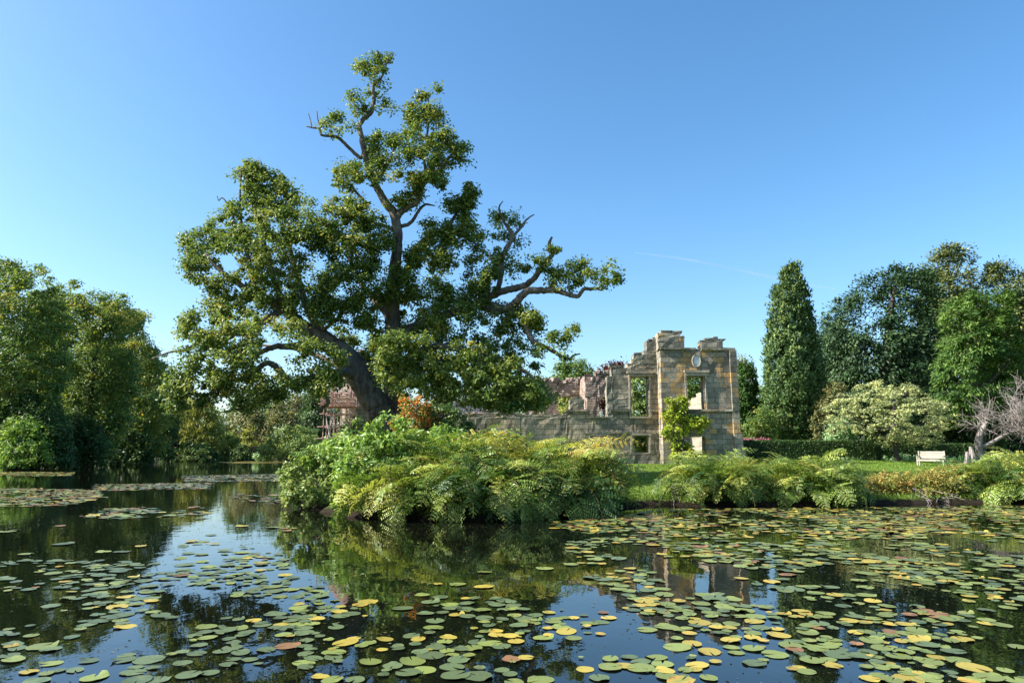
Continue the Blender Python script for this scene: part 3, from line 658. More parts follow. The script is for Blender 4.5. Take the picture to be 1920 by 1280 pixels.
# upper crown
olimb([(745, 408, .3, 7), (752, 397, .1, 7), (762, 390, 0, 6.8), (778, 381, -.1, 6.2), (787, 369, -.2, 5.6), (791, 352, -.3, 5), (802, 338, -.3, 4.5), (815, 324, -.3, 4), (829, 315, -.4, 3.6), (838, 300, -.4, 3.2), (847, 290, -.5, 2.8), (857, 277, -.5, 1.8)])
olimb([(800, 340, -.3, 3.2), (796, 300, 0, 3), (800, 260, .2, 2.6), (805, 220, .3, 2), (803, 185, .3, 1.2)])
olimb([(752, 424, .4, 4.5), (766, 420, .5, 4.2), (776, 410, .5, 3.8), (786, 394, .5, 3.4), (796, 384, .5, 2.8), (806, 384, .5, 2.2), (815, 386, .5, 1.2)])
olimb([(683, 283, -.3, 4.2), (677, 296, -.3, 4.2), (668, 290, -.4, 4), (656, 279, -.6, 3.8), (645, 268, -.7, 3.6), (632, 257, -.8, 3.4), (616, 255, -.9, 3), (603, 253, -1, 2.8), (598, 241, -1, 2.4), (588, 240, -1, 2), (574, 237, -1, 1.2)])
olimb([(602, 253, -1, 2.2), (601, 238, -1, 2), (596, 226, -1, 1.5), (594, 208, -1, .9)])
olimb([(585, 240, -1, 1.5), (582, 226, -1, 1.2), (578, 212, -1, .7)])
olimb([(695, 212, 0, 3), (682, 208, .1, 2.6), (670, 202, .1, 2.2), (660, 190, .1, 1.4), (655, 175, .1, .8)])
olimb([(738, 432, .4, 5), (722, 424, .1, 4.5), (705, 420, -.1, 3.8), (680, 405, -.3, 2.8), (650, 385, -.5, 1.8)])
olimb([(740, 452, .5, 5.5), (722, 450, .3, 5), (712, 440, .1, 4.4), (695, 442, 0, 3.6), (670, 450, -.1, 2.6), (640, 455, -.2, 1.6)])
olimb([(702, 345, 0, 4), (720, 320, .3, 3.4), (735, 290, .5, 2.8), (745, 260, .6, 1.6)])
olimb([(690, 385, .2, 3.6), (668, 360, .2, 2.8), (650, 340, .2, 1.6)])
# right side
olimb([(738, 545, .8, 9), (750, 522, .9, 9), (765, 505, 1, 8.5), (775, 480, 1, 8), (789, 457, .9, 7.4), (805, 444, .8, 6.8), (824, 436, .7, 6), (838, 425, .6, 5), (850, 410, .6, 4), (862, 385, .6, 2.8), (870, 360, .6, 1.4)])
olimb([(736, 640, .9, 13), (765, 620, 1.2, 12), (800, 603, 1.4, 11), (848, 587, 1.5, 10), (880, 574, 1.4, 9.2), (903, 563, 1.2, 8.8), (925, 553, 1, 8.4), (945, 545, .8, 8), (968, 540, .6, 7.6), (985, 534, .5, 7), (998, 525, .4, 6.6), (1009, 512, .3, 6.2), (1018, 500, .3, 5.8), (1026, 487, .2, 5.4), (1036, 477, .2, 5), (1032, 465, .2, 4.2), (1030, 455, .2, 3.6), (1035, 444, .2, 2.2)])
olimb([(900, 570, 1.2, 8), (930, 582, .5, 8.6), (955, 576, 0, 8.6), (968, 566, -.2, 8.6), (980, 553, -.4, 8.4), (992, 545, -.5, 8), (1010, 545, -.6, 7.2), (1030, 544, -.7, 6.6), (1047, 546, -.8, 5.8), (1062, 551, -.9, 5.2), (1074, 554, -.9, 4.8), (1084, 555, -1, 4.6), (1090, 547, -1, 4.2), (1096, 541, -1, 4), (1107, 542, -1, 3.6), (1118, 541, -1.1, 3), (1130, 543, -1.1, 2), (1140, 530, -1.1, 1.2)])
olimb([(918, 558, 1, 6), (934, 538, 1, 6), (940, 512, 1, 6), (940, 490, 1, 6), (947, 470, 1, 5.6), (956, 455, 1, 5.2), (962, 442, 1, 4.8), (952, 426, 1, 4), (945, 415, 1, 3.4), (938, 400, 1, 2.8), (936, 388, 1, 2), (943, 377, 1, 1)])
olimb([(962, 442, 1, 3.6), (974, 430, 1, 3), (982, 418, 1, 2.6), (992, 408, 1, 1.8), (1002, 402, 1, 1)])
olimb([(912, 562, 1.2, 5.5), (915, 545, 1.2, 5), (918, 525, 1.3, 4.4), (930, 500, 1.3, 3)])
olimb([(910, 568, 1, 7), (950, 580, .2, 6.5), (985, 598, -.4, 6), (988, 615, -.6, 6), (992, 629, -.7, 5.8), (1000, 640, -.8, 5.4), (1012, 646, -.9, 5), (1030, 654, -1, 4.6), (1046, 664, -1, 4), (1058, 671, -1, 3.4), (1068, 672, -1, 2.8), (1076, 666, -1, 2.2), (1088, 663, -1, 1.2)])
olimb([(738, 690, .8, 10), (775, 665, -.3, 9), (820, 650, -1, 8), (870, 655, -1.6, 7), (920, 665, -2, 6), (960, 685, -2.3, 5), (990, 700, -2.5, 3.6), (1020, 735, -2.6, 2)])
olimb([(736, 720, .6, 9), (760, 690, -1, 7.5), (775, 660, -2.4, 6), (765, 640, -3, 4), (755, 625, -3.2, 2)])
olimb([(740, 700, 1.2, 9), (790, 690, 2.6, 8), (850, 690, 3.8, 6.5), (900, 700, 4.6, 4.5), (950, 715, 5, 2.5)])
olimb([(738, 600, 1.4, 9), (700, 560, 2.8, 7.5), (670, 520, 3.8, 6), (650, 470, 4.4, 4), (640, 430, 4.6, 2)])
olimb([(700, 735, .2, 8), (640, 690, 2.4, 7), (580, 660, 4, 5.5), (520, 650, 5, 3.5), (470, 645, 5.6, 2)])

OAK_P = [  # outline in photo pixels, depth centre, thickness factor, leaf area index, hole strength
 ([(688,86),(704,88),(716,98),(740,90),(743,105),(736,135),(730,158),(712,160),(690,150),(662,142),(657,130),(670,120),(688,112)], .2, .7, 2.0, .45),
 ([(683,160),(706,158),(712,180),(700,186),(690,176)], .1, .7, 1.6, .2),
 ([(645,170),(668,165),(676,180),(690,190),(694,210),(685,222),(660,225),(650,205),(642,185)], 0, .7, 1.4, .5),
 ([(704,185),(722,188),(738,200),(742,212),(720,214),(704,208)], .1, .7, 2.0, .2),
 ([(588,203),(600,205),(612,212),(630,212),(650,225),(672,228),(672,262),(650,262),(636,252),(618,246),(600,248),(586,228)], -.9, .7, 1.25, .6),
 ([(783,165),(800,158),(812,168),(822,180),(826,192),(848,205),(838,214),(828,220),(838,236),(862,240),(852,262),(873,265),(872,300),(862,305),(848,300),(843,316),(836,340),(822,350),(805,345),(792,360),(785,375),(760,385),(745,392),(724,380),(704,362),(690,350),(660,360),(640,352),(625,335),(620,310),(640,300),(664,303),(676,285),(684,255),(705,240),(720,232),(745,240),(765,238),(762,215),(772,190),(786,182)], 0, .62, 3.1, .5),
 ([(455,305),(470,300),(485,288),(497,305),(505,320),(530,325),(560,330),(572,345),(565,368),(590,365),(612,372),(625,360),(660,368),(700,385),(718,405),(708,430),(742,440),(735,458),(700,470),(716,490),(735,512),(725,540),(700,548),(684,600),(640,622),(600,598),(560,606),(520,588),(500,600),(460,590),(430,600),(398,592),(380,570),(390,540),(362,525),(346,500),(345,460),(352,440),(380,420),(400,405),(420,395),(432,375),(430,350),(440,330),(430,318)], -.8, .5, 3.4, .55),
 ([(315,605),(340,598),(365,590),(380,606),(400,597),(440,600),(470,600),(520,600),(560,612),(600,640),(640,660),(650,700),(640,720),(600,735),(585,725),(560,735),(530,742),(510,755),(480,762),(460,770),(432,757),(428,740),(405,735),(392,758),(350,770),(322,758),(310,730),(325,700),(330,682),(292,685),(270,665),(300,650),(318,640),(312,620)], -3.2, .38, 2.7, .6),
 ([(735,510),(760,490),(756,470),(786,454),(800,435),(792,420),(820,428),(840,402),(830,375),(850,357),(885,348),(888,370),(880,400),(890,412),(884,428),(905,440),(916,470),(935,462),(935,500),(940,528),(926,545),(905,556),(930,572),(960,568),(1000,600),(1010,640),(980,662),(962,690),(1000,720),(1030,738),(1035,755),(1010,766),(960,763),(900,758),(850,753),(800,743),(770,722),(735,720),(715,700),(690,650),(684,600),(700,548)], .2, .5, 3.5, .5),
 ([(700,640),(730,622),(765,628),(800,622),(812,660),(800,700),(790,738),(760,742),(735,728),(705,700),(694,665)], -3.0, .6, 2.2, .3),
 ([(800,660),(870,640),(960,680),(1010,720),(1034,745),(1030,765),(960,768),(880,766),(810,750),(785,715)], -2.0, .5, 3.0, .3),
 ([(560,600),(640,612),(690,640),(716,690),(700,700),(660,660),(600,620)], 2.5, .7, 2.2, .3),
 ([(912,400),(935,393),(950,410),(968,395),(990,388),(1012,403),(990,416),(975,438),(977,455),(958,462),(965,490),(975,500),(960,520),(940,515),(925,500),(930,470),(925,440),(918,425)], 1, .8, 1.7, .5),
 ([(1000,455),(1025,450),(1050,440),(1072,455),(1065,470),(1080,480),(1098,495),(1095,528),(1070,542),(1040,538),(1030,520),(1006,498),(985,513),(970,503),(985,480)], -.3, .8, 2.1, .5),
 ([(1100,495),(1125,480),(1150,485),(1155,510),(1163,525),(1155,545),(1130,545),(1110,535),(1098,520)], -1, .9, 1.8, .35),
 ([(985,575),(1010,570),(1035,565),(1052,580),(1030,595),(1010,600),(1020,615),(995,640),(985,610)], -.5, .9, 1.7, .4),
 ([(1025,620),(1060,610),(1085,615),(1080,630),(1065,637),(1075,658),(1060,680),(1040,690),(1030,702),(1000,690),(985,665),(1005,652),(1030,648)], -.9, .9, 1.7, .45),
]
arrs = []; cl = []
OC = at(720, 600, OY)
for poly, dY, k, lai, hole in OAK_P:
    a = crown_arrays(poly, OY + dY, .128, .084, lai * 1.36, .34, 72, k, ro, hole, .75, .6, 1.0, 'round', OC)
    arrs.append(a); cl.append(a[2])
foliage('crown', arrs, M['oak'], oak)
# twigs that carry the leaf clumps
cl = np.concatenate(cl); LP = np.concatenate(OLIMB)
mb = MB()
d0 = np.array([((LP[:, :3] - c) ** 2).sum(1).min() for c in cl])
buf = np.zeros((len(LP) + 4 * len(cl), 4)); buf[:len(LP)] = LP; nb = len(LP)
for c in cl[np.argsort(d0)]:                                 # a twig starts from the nearest wood, limb or earlier twig
    d2 = ((buf[:nb, :3] - c) ** 2).sum(1) * (1 + (buf[:nb, 2] > c[2] + .3) * 1.2)
    q = buf[int(np.argmin(d2))]; D = np.linalg.norm(q[:3] - c)
    if D < .12 or D > 2.4: continue
    r0 = min(q[3] * .7, .012 + .014 * D); mid = q[:3] * .5 + c * .5 + ro.normal(0, .14 * D, 3) + np.array([0, 0, .05 * D])
    P = catmull(np.array([q[:3], mid, c]), 3); rr = np.linspace(r0, .008, len(P))
    mb.tube(P, rr, 5)
    buf[nb:nb + 3, :3] = P[[2, 4, 6]]; buf[nb:nb + 3, 3] = rr[[2, 4, 6]]; nb += 3
mb.build('twigs', M['bark'], oak, True)['kind'] = 'stuff'

# ------------------------------------------------------------------ royal ferns
rf = np.random.default_rng(33)
def frond_arrays(base, az, length, e0, e1, width, rng, npair=15, npl=6, roll=0.0):
    """one bipinnate frond: returns leaf quads (V) for all pinnules and the rachis points"""
    n = 22; s = np.linspace(0, 1, n)
    el = e0 + (e1 - e0) * s ** 1.25
    dh = np.array([math.cos(az), math.sin(az), 0]); side0 = np.array([-math.sin(az), math.cos(az), 0])
    azw = rng.normal(0, .18)
    step = length / (n - 1)
    dirs = np.cos(el)[:, None] * dh + np.sin(el)[:, None] * np.array([0, 0, 1.]) + (azw * s)[:, None] * side0
    dirs = nrm(dirs); P = base + np.concatenate([np.zeros((1, 3)), np.cumsum(dirs[:-1] * step, 0)])
    up = nrm(np.cross(dirs, np.broadcast_to(side0, dirs.shape)) * -1)       # frond upper side
    up = np.where((up[:, 2:3] < 0) & (el[:, None] > -1.2) & (el[:, None] < 1.2), -up, up)
    sd = np.cross(up, dirs)
    cr_, sr_ = math.cos(roll), math.sin(roll); up2 = up * cr_ + sd * sr_; sd = sd * cr_ - up * sr_; up = up2
    out = []
    t = np.linspace(.2, .985, npair)
    for sgn in (-1, 1):
        tt = np.clip(t + rng.normal(0, .006, npair), 0, 1)
        fi = tt * (n - 1); i = np.minimum(fi.astype(int), n - 2); fr = (fi - i)[:, None]
        o = P[i] * (1 - fr) + P[i + 1] * fr; T, S_, U = dirs[i], sd[i], up[i]
        pl = width * np.clip(np.sin(np.clip((tt - .08) / .92, 0, 1) ** .75 * math.pi) ** .7, .12, 1) * rng.uniform(.8, 1.1, npair)
        pd = nrm(S_ * sgn + T * .42 + U * rng.normal(.05, .12, (npair, 1)) + np.array([0, 0, -.12]))
        # pinnules along each pinna
        k = (np.arange(npl) + .7) / npl
        C = o[:, None] + pd[:, None] * (pl[:, None] * k[None])[..., None] + (np.array([0, 0, -1.]) * (.16 * pl[:, None] * k[None] ** 2)[..., None])
        pn = nrm(U + rng.normal(0, .25, (npair, 3)))
        q = nrm(np.cross(pn, pd))
        for sg in (-1, 1):
            ln = (.165 * pl[:, None] * (1.05 - .55 * k[None]) + .012)
            dv = nrm(q[:, None] * sg + pd[:, None] * .55 + 0 * C)
            cc = C + dv * (ln * .5)[..., None]
            nn = nrm(pn[:, None] + rng.normal(0, .18, C.shape))
            m_ = npair * npl
            out.append(leaf_arrays(cc.reshape(-1, 3), nn.reshape(-1, 3), ln.ravel() * 1.1, np.repeat(pl * .10 + .006, npl), rng, dv.reshape(-1, 3), .1))
        # pinna tip
    return np.concatenate(out), P
def fern_clump(seed, nf, length, width, dead, erect=.5, name='royal_fern', npair=16, npl=7):
    r = np.random.default_rng(seed)
    e = empty(name, (0, 0, 0)); G, T_, D, mbs = [], [], [], MB(); DT = []
    for i in range(nf):
        az = 2 * math.pi * (i * .381966 + r.uniform(-.05, .05)); u = (i + .5) / nf           # u: inner -> outer
        L = length * r.uniform(.78, 1.18) * (1.05 - .2 * u)
        e0 = R(r.uniform(76, 88) - 34 * u); e1 = R(r.uniform(0, 25) - (70 + 50 * (1 - erect)) * u ** .7 - 20)
        base = np.array([math.cos(az), math.sin(az), 0]) * (.08 + .38 * u) * r.uniform(.6, 1.2) + np.array([0, 0, .02])
        V, P = frond_arrays(base, az + r.normal(0, .35), L, e0, e1, width * r.uniform(.75, 1.2), r, npair, npl, r.normal(0, .5))
        mbs.tube(P[::3], np.linspace(.011, .004, len(P[::3])), 4)
        isd = r.uniform() < dead and u < .6
        t = np.clip(r.normal(.47, .3) + r.normal(0, .1, len(V) // 4), 0, 1)
        (D if isd else G).append(V); (DT if isd else T_).append(np.repeat(t, 4))
    V = np.concatenate(G); np_mesh('fronds', V, [quads(len(V) // 4)], M['fern'], e, tint=np.concatenate(T_))
    if D:
        V = np.concatenate(D); np_mesh('withered_fronds', V, [quads(len(V) // 4)], M['fern_d'], e, tint=np.concatenate(DT))
    mbs.build('stalks', M['stalk'], e)
    return e
M['stalk'] = noisemat('fern_stalk', [(.3, (.10, .08, .03)), (.7, (.22, .17, .06))], nscale=6, bump=.1)
M['fern_old'] = M['fern']
F_green = fern_clump(1, 40, 1.9, .50, .0, .3)
F_droop = fern_clump(2, 36, 1.85, .54, .0, .0)
F_tall = fern_clump(3, 42, 2.55, .50, .0, .5)
M['fern'] = M['fern_y']; F_yel = fern_clump(4, 34, 2.6, .42, .05, .7); M['fern'] = M['fern_old']
F_mix = fern_clump(5, 42, 2.3, .50, .0, .35)
protos_used = set()
def fern(proto, px, Y, s, rz, label, dz=0.0, group='royal ferns along the bank'):
    x = X_at(px, Y)
    if proto.name in protos_used: o = dup(proto)
    else: o = proto; protos_used.add(proto.name)
    o.location = (x, Y, max(gz(x, Y), -.05) + dz); o.rotation_euler = (0, 0, rz); o.scale = (s, s, s)
    return tag(o, label, 'fern', group)
FE = [
 (F_droop, 738, 18.8, .95, 1.9, 'drooping pale fern with plume-like fronds touching the pond below the laurels'),
 (F_droop, 800, 18.4, 1.0, 4.2, 'fern hanging to the waterline in the middle of the front row, dark hollow beneath it'),
 (F_mix, 868, 18.2, .95, .8, 'front-row fern standing closest to the camera, mid-clump'),
 (F_droop, 930, 18.6, 1.05, 5.3, 'arching drooping fern in the front row below the dip of the clump'),
 (F_green, 985, 18.9, .95, 2.7, 'deep green fern bowed over the pond under the yellowing ferns'),
 (F_droop, 1042, 19.2, 1.0, .1, 'dense fern with one broad pale fan facing the water, below the ruin windows'),
 (F_green, 1086, 20.0, .8, 3.9, 'dark shaded fern at the right foot of the island clump'),
 (F_tall, 762, 20.9, 1.08, 1.2, 'fern rising behind the front row beside the laurel'),
 (F_tall, 806, 20.4, 1.18, 2.4, 'tall upright green fern mid-clump, below the dusky shrub'),
 (F_mix, 862, 20.2, 1.28, 5.0, 'tall fern with feathery horizontal fronds in front of the low ruin wall'),
 (F_green, 915, 20.4, 1.05, .9, 'bright green fern filling the dip between the two tall humps of the clump'),
 (F_tall, 985, 20.2, 1.08, 3.3, 'tall fern left of the yellow hump, in front of the ruin wall'),
 (F_yel, 1005, 20.8, 1.12, 1.0, 'yellowing fern with upright tan tips before the ruin wall'),
 (F_mix, 1035, 20.2, 1.25, 2.2, 'tallest green fern of the right hump of the clump'),
 (F_yel, 1055, 20.9, 1.08, 4.0, 'golden withering fern at the top of the right hump'),
 (F_green, 1074, 20.8, 1.0, 5.6, 'green fern on the right shoulder of the hump below the lower ruin windows'),
 (F_mix, 945, 19.3, .95, 1.6, 'mid-row green fern between the two humps of the clump'),
 (F_green, 765, 19.5, .95, 3.0, 'glossy mid-row fern directly above the hanging plumes'),
 (F_mix, 1320, 23.0, .84, .5, 'left fern before the ruin tower, bare stems at its foot'),
 (F_tall, 1336, 23.6, .95, 4.4, 'tallest fern before the ruin tower, under the climbing plant'),
 (F_droop, 1358, 22.9, .9, 2.0, 'wide drooping fern on the lawn edge right below the tower'),
 (F_droop, 1494, 22.9, .95, 1.1, 'left fern of the second bank clump, shady hollow underneath'),
 (F_tall, 1512, 23.6, .95, 3.1, 'tall fern with yellowish crown in front of the clipped hedge'),
 (F_mix, 1530, 22.9, .84, 6.0, 'rounded fern right of the yellow-crowned one, drooping to the pond'),
 (F_green, 1852, 24.6, 1.0, .7, 'fern on the bank right of the brown bushes'),
 (F_droop, 1905, 24.0, 1.15, 4.8, 'large pale fern cut by the right edge of the photo'),
 (F_tall, 1950, 25.2, 1.05, 2.9, 'fern behind the pale one at the far right corner of the bank'),
]
for a in FE: fern(*a)

# ------------------------------------------------------------------ shrubs and trees from outlines
rt_ = np.random.default_rng(77)
def shrub(name, label, cat, poly, Y, mat, L=.16, W=.08, lai=4.0, cr=.22, per=28, k=.75, hole=.3, style='round', tb=0.0, stems=5, group=None, flat=.8):
    p = np.asarray(poly, float); cx = (p[:, 0].min() + p[:, 0].max()) / 2; x = X_at(cx, Y); b = np.array([x, Y, max(gz(x, Y), 0.) - .05])
    o = empty(name, tuple(b), label, cat, group)
    a = crown_arrays(poly, Y, L, W, lai, cr, per, k, rt_, hole, flat, .5, None, style, None, tb)
    foliage('foliage', [a], mat, o)
    if stems:
        mb = MB(); C = a[2][rt_.permutation(len(a[2]))[:stems * 3]]
        for c in C: 
            bb = b + np.array([rt_.normal(0, .12), rt_.normal(0, .12), -.05]) * (Y / 20)
            mb.tube(catmull(np.array([bb, bb * .45 + c * .55 + rt_.normal(0, .05, 3) * Y / 20, c]), 3), np.linspace(.022, .008, 7) * (Y / 22), 5)
        mb.build('stems', M['bark2'], o)
    return o
def tree(name, label, poly, Y, mat, base=None, r=.35, L=None, W=None, lai=4.5, cr=None, per=40, k=.6, hole=.4, style='round', tb=0.0, group=None, limbs=7, bark=None, flat=.62, extra=None, up=.5):
    p = np.asarray(poly, float); cx = base if base is not None else (p[:, 0].min() + p[:, 0].max()) / 2
    x = X_at(cx, Y); z = max(gz(x, Y), 0.1) - .1
    o = empty(name, (x, Y, z), label, 'tree', group)
    L = L or Y * .0042; W = W or L * .6; cr = cr or Y * .0125
    arrs = [crown_arrays(q, Y + dy, L, W, lai, cr, per, k, rt_, hole, flat, up, None, style, None, tb) for q, dy in [(poly, 0)] + (extra or [])]
    foliage('crown', arrs, mat, o)
    C = np.concatenate([a[2] for a in arrs]); top = C[np.argsort(C[:, 2])[int(len(C) * .93)]]
    mid = C.mean(0); b = np.array([x, Y, z])
    P = catmull(np.array([b, b * .6 + mid * .4 + rt_.normal(0, .1, 3), mid * .7 + top * .3, top]), 5); rr = np.linspace(r, r * .15, len(P)); rr[0] *= 1.3
    mb = MB(); mb.tube(P, rr, 9, .04, rt_); mb.build('trunk', bark or M['bark2'], o, True)
    if limbs:
        for c in C[rt_.permutation(len(C))[:limbs]]:
            mb = MB()
            j = int(np.clip(len(P) * (.25 + .55 * (c[2] - b[2]) / max(top[2] - b[2], 1) - .12), 1, len(P) - 2)); q = P[j]
            m_ = q * .5 + c * .5 + np.array([0, 0, -.04 * np.linalg.norm(c - q)])
            T = catmull(np.array([q, m_, c]), 4); mb.tube(T, np.linspace(rr[j] * .5, .02 * Y / 30, len(T)), 6)
            mb.build('limb', bark or M['bark2'], o, True)
    return o
def ell(cx, cy, rx, ry, n=22, jit=.1, bottom=None):
    th = np.linspace(0, 2 * math.pi, n, endpoint=False); r = 1 + rt_.normal(0, jit, n)
    P = np.stack([cx + rx * r * np.cos(th), cy + ry * r * np.sin(th)], -1)
    if bottom is not None: P[:, 1] = np.minimum(P[:, 1], bottom)
    return [tuple(q) for q in P]

# --- island shrubs
shrub('leafy_shrub', 'dark green leafy shrub at the left end of the island clump, overhanging the water', 'shrub', [(522,905),(530,880),(545,862),(565,850),(585,846),(610,842),(635,850),(640,880),(635,920),(628,945),(600,950),(560,948),(532,940),(540,920)], 21.2, M['shrub'], .13, .075, 4.5, .2, 26, .8, .4, tb=.14)
shrub('laurel', 'tall glossy broad-leaved shrub below the oak trunk, highest on the left of the clump', 'shrub', [(618,900),(625,865),(640,840),(655,822),(680,812),(690,800),(705,782),(725,778),(745,785),(762,800),(772,830),(765,870),(745,905),(735,935),(700,955),(660,968),(640,955),(628,930)], 19.5, M['laurel'], .19, .075, 4.5, .2, 16, .6, .4, tb=.13)
shrub('laurel', 'yellow-green broad-leaved shrub behind the tall glossy one, at the left', 'shrub', [(560,860),(575,842),(600,836),(622,824),(650,815),(680,822),(690,850),(680,890),(640,900),(590,890)], 21.4, M['laurel'], .17, .075, 4.5, .2, 18, .7, .35, tb=.18)
shrub('laurel', 'light green narrow-leaved shrub between the glossy laurel and the dusky shrub', 'shrub', [(745,850),(752,825),(765,808),(785,800),(805,806),(822,798),(845,802),(866,808),(880,822),(892,845),(880,880),(820,890),(765,885)], 21.4, M['laurel'], .17, .05, 4.2, .2, 18, .7, .4, tb=.0)
shrub('sapling', 'thin upright leafy saplings beside the foot of the oak trunk', 'shrub', [(640,800),(648,785),(658,792),(665,775),(672,790),(678,778),(684,800),(682,830),(655,838),(640,828)], 24, M['shrub'], .12, .07, 2.4, .16, 14, .8, .5)
shrub('azalea', 'azalea turning orange and red at the foot of the oak', 'shrub', [(735,770),(742,752),(752,742),(768,740),(782,745),(800,748),(812,765),(808,790),(800,815),(785,830),(760,832),(742,815),(733,795)], 23.6, M['azalea'], .11, .06, 3.8, .17, 22, .8, .35)
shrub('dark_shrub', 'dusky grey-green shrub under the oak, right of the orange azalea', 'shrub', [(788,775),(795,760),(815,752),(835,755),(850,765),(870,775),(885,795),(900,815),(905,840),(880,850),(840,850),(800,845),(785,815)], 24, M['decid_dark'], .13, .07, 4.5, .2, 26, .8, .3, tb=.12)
shrub('dark_shrub', 'reddish-tinged shrub against the board hoarding', 'shrub', [(800,765),(815,752),(832,758),(850,768),(858,790),(840,805),(810,800)], 25.2, M['copper'], .12, .07, 3, .18, 22, .8, .3)
shrub('leafy_shrub', 'loose pale green shrub at the right end of the island clump, beside the lawn', 'shrub', [(1095,940),(1102,900),(1112,870),(1132,856),(1150,864),(1164,852),(1176,864),(1180,890),(1174,915),(1176,940),(1150,952),(1110,950)], 21.6, M['shrub'], .10, .055, 3.0, .19, 22, .8, .45, tb=.1)
# --- brown low bushes on the right bank
for i, (poly, lab) in enumerate([
  ([(1622,905),(1632,892),(1650,888),(1672,885),(1690,890),(1702,905),(1708,930),(1690,942),(1650,942),(1628,935)], 'low reddish-brown bush at the water edge nearest the lawn gap'),
  ([(1685,900),(1705,888),(1730,882),(1755,886),(1770,900),(1778,925),(1770,942),(1720,944),(1692,938)], 'low golden-brown bush with bare twigs over the water below the bench'),
  ([(1748,905),(1765,886),(1790,880),(1815,884),(1828,900),(1832,930),(1815,942),(1770,944),(1755,935)], 'low olive-brown bush next to the right-hand ferns'),
  ([(1735,888),(1760,875),(1795,872),(1825,880),(1830,895),(1790,900),(1750,900)], 'thin-leaved straw-coloured bush just below the bench')]):
    shrub('brown_bush', lab, 'shrub', poly, 24.3 + .5 * (i == 3), M['brown'], .085, .045, 3.4, .17, 26, .9, .35, tb=[.1, .05, -.1, 0][i], group='low bushes along the right bank', stems=7)
mb = MB()
for k in range(26):
    a = at(rt_.uniform(1690, 1770), rt_.uniform(915, 932), 23.9); b_ = a + np.array([rt_.normal(0, .5), -rt_.uniform(.2, .9), -rt_.uniform(.05, .35)])
    mb.tube(catmull(np.array([a, (a + b_) / 2 + rt_.normal(0, .07, 3), b_]), 3), np.linspace(.014, .006, 7), 5)
tag(mb.build('fallen_branch', M['palebark']), 'tangle of bare grey twigs hanging over the water under the brown bushes', 'branch')
# exposed roots and stems under the left bank fern
mb = MB()
for k in range(34):
    x = X_at(rt_.uniform(1265, 1350), 22.7); a = np.array([x, 22.9 + rt_.uniform(0, .6), .7]); b_ = np.array([x + rt_.normal(0, .12), 22.4 + rt_.uniform(-.1, .3), -.02])
    mb.tube(catmull(np.array([a, (a + b_) / 2 + rt_.normal(0, .05, 3), b_]), 3), .011, 5)
tag(mb.build('exposed_roots', M['palebark']), 'bare brown stems under the fern before the tower, dipping into the water', 'roots')

# --- climbing plant on the tower
cp = shrub('climbing_plant', 'yellow-green climbing plant growing up the front of the ruin tower', 'climber', [(1242,772),(1248,754),(1262,746),(1274,743),(1286,748),(1294,760),(1296,770),(1306,770),(1322,778),(1326,795),(1312,806),(1298,802),(1294,822),(1300,840),(1290,868),(1262,870),(1266,838),(1252,828),(1234,812),(1238,796),(1252,790)], YT - .3, M['vine'], .14, .10, 2.9, .2, 16, .16, .6, stems=4)
# --- hedge, flowers
def hedge_box(label, px0, px1, pyt, Y, depth, mat, name='clipped_hedge'):
    a, b = at(px0, pyt, Y), at(px1, pyt, Y); o = empty(name, ((a[0] + b[0]) / 2, Y, gz((a[0] + b[0]) / 2, Y) - .05), label, 'hedge')
    zb, zt = o.location[2], a[2]; n = int((b[0] - a[0]) * 1500)
    P = rt_.uniform(0, 1, (n, 3)) * np.array([b[0] - a[0], depth, zt - zb]) + np.array([a[0], Y, zb])
    f = rt_.integers(0, 10, n); P[f < 5, 1] = Y + rt_.uniform(-.05, .1, (f < 5).sum()); P[(f >= 5) & (f < 8), 2] = zt + rt_.normal(0, .03, ((f >= 5) & (f < 8)).sum())
    Nn = np.where((f < 5)[:, None], np.array([0, -1., .2]), np.array([0, 0, 1.])) + rt_.normal(0, .45, (n, 3))
    V = leaf_arrays(P, nrm(Nn), .10, .06, rt_)
    np_mesh('foliage', V, [quads(n)], mat, o, tint=np.repeat(np.clip(rt_.normal(.45, .2, n), 0, 1), 4))
    mb = MB(); mb.box(((a[0] + b[0]) / 2, Y + depth / 2 + .03, (zb + zt) / 2 - .03), (b[0] - a[0] - .1, depth - .1, zt - zb - .1), 0, .02, rt_); mb.build('branches', M['bark2'], o)
hedge_box('long dark clipped hedge at the back of the lawn, between tower and spreading tree', 1392, 1640, 826, 42, 1.1, M['hedge'])
hedge_box('shaded dark hedge behind the white bench', 1640, 1830, 832, 43.5, 1.2, M['hedge'])
shrub('flower_bed', 'strip of pink flowers showing over the hedge beside the tower', 'flowers', [(1386,830),(1386,823),(1410,821.5),(1430,822),(1446,824),(1446,832)], 44.2, M['pinkflower'], .10, .08, 5, .15, 20, .5, 0, stems=0)
shrub('garden_shrub', 'grey-green rounded bush between the tower and the tall cypress', 'shrub', [(1393,822),(1398,795),(1410,775),(1425,770),(1440,768),(1452,780),(1455,822)], 46, M['decid'], .17, .09, 4, .3, 26, .7, .3, tb=.05)
shrub('garden_shrub', 'silvery green bush on top of the hedge, left of the spreading tree', 'shrub', [(1548,828),(1552,800),(1570,785),(1592,790),(1605,808),(1608,830)], 43.4, M['whitecover'], .14, .07, 4, .25, 24, .7, .3)
shrub('garden_shrub', 'dull olive shrub at the foot of the tall cypress', 'shrub', [(1510,826),(1515,800),(1528,760),(1545,725),(1565,712),(1582,722),(1580,760),(1560,800),(1550,826)], 46, M['birchleaf'], .16, .08, 2.2, .3, 22, .6, .4)
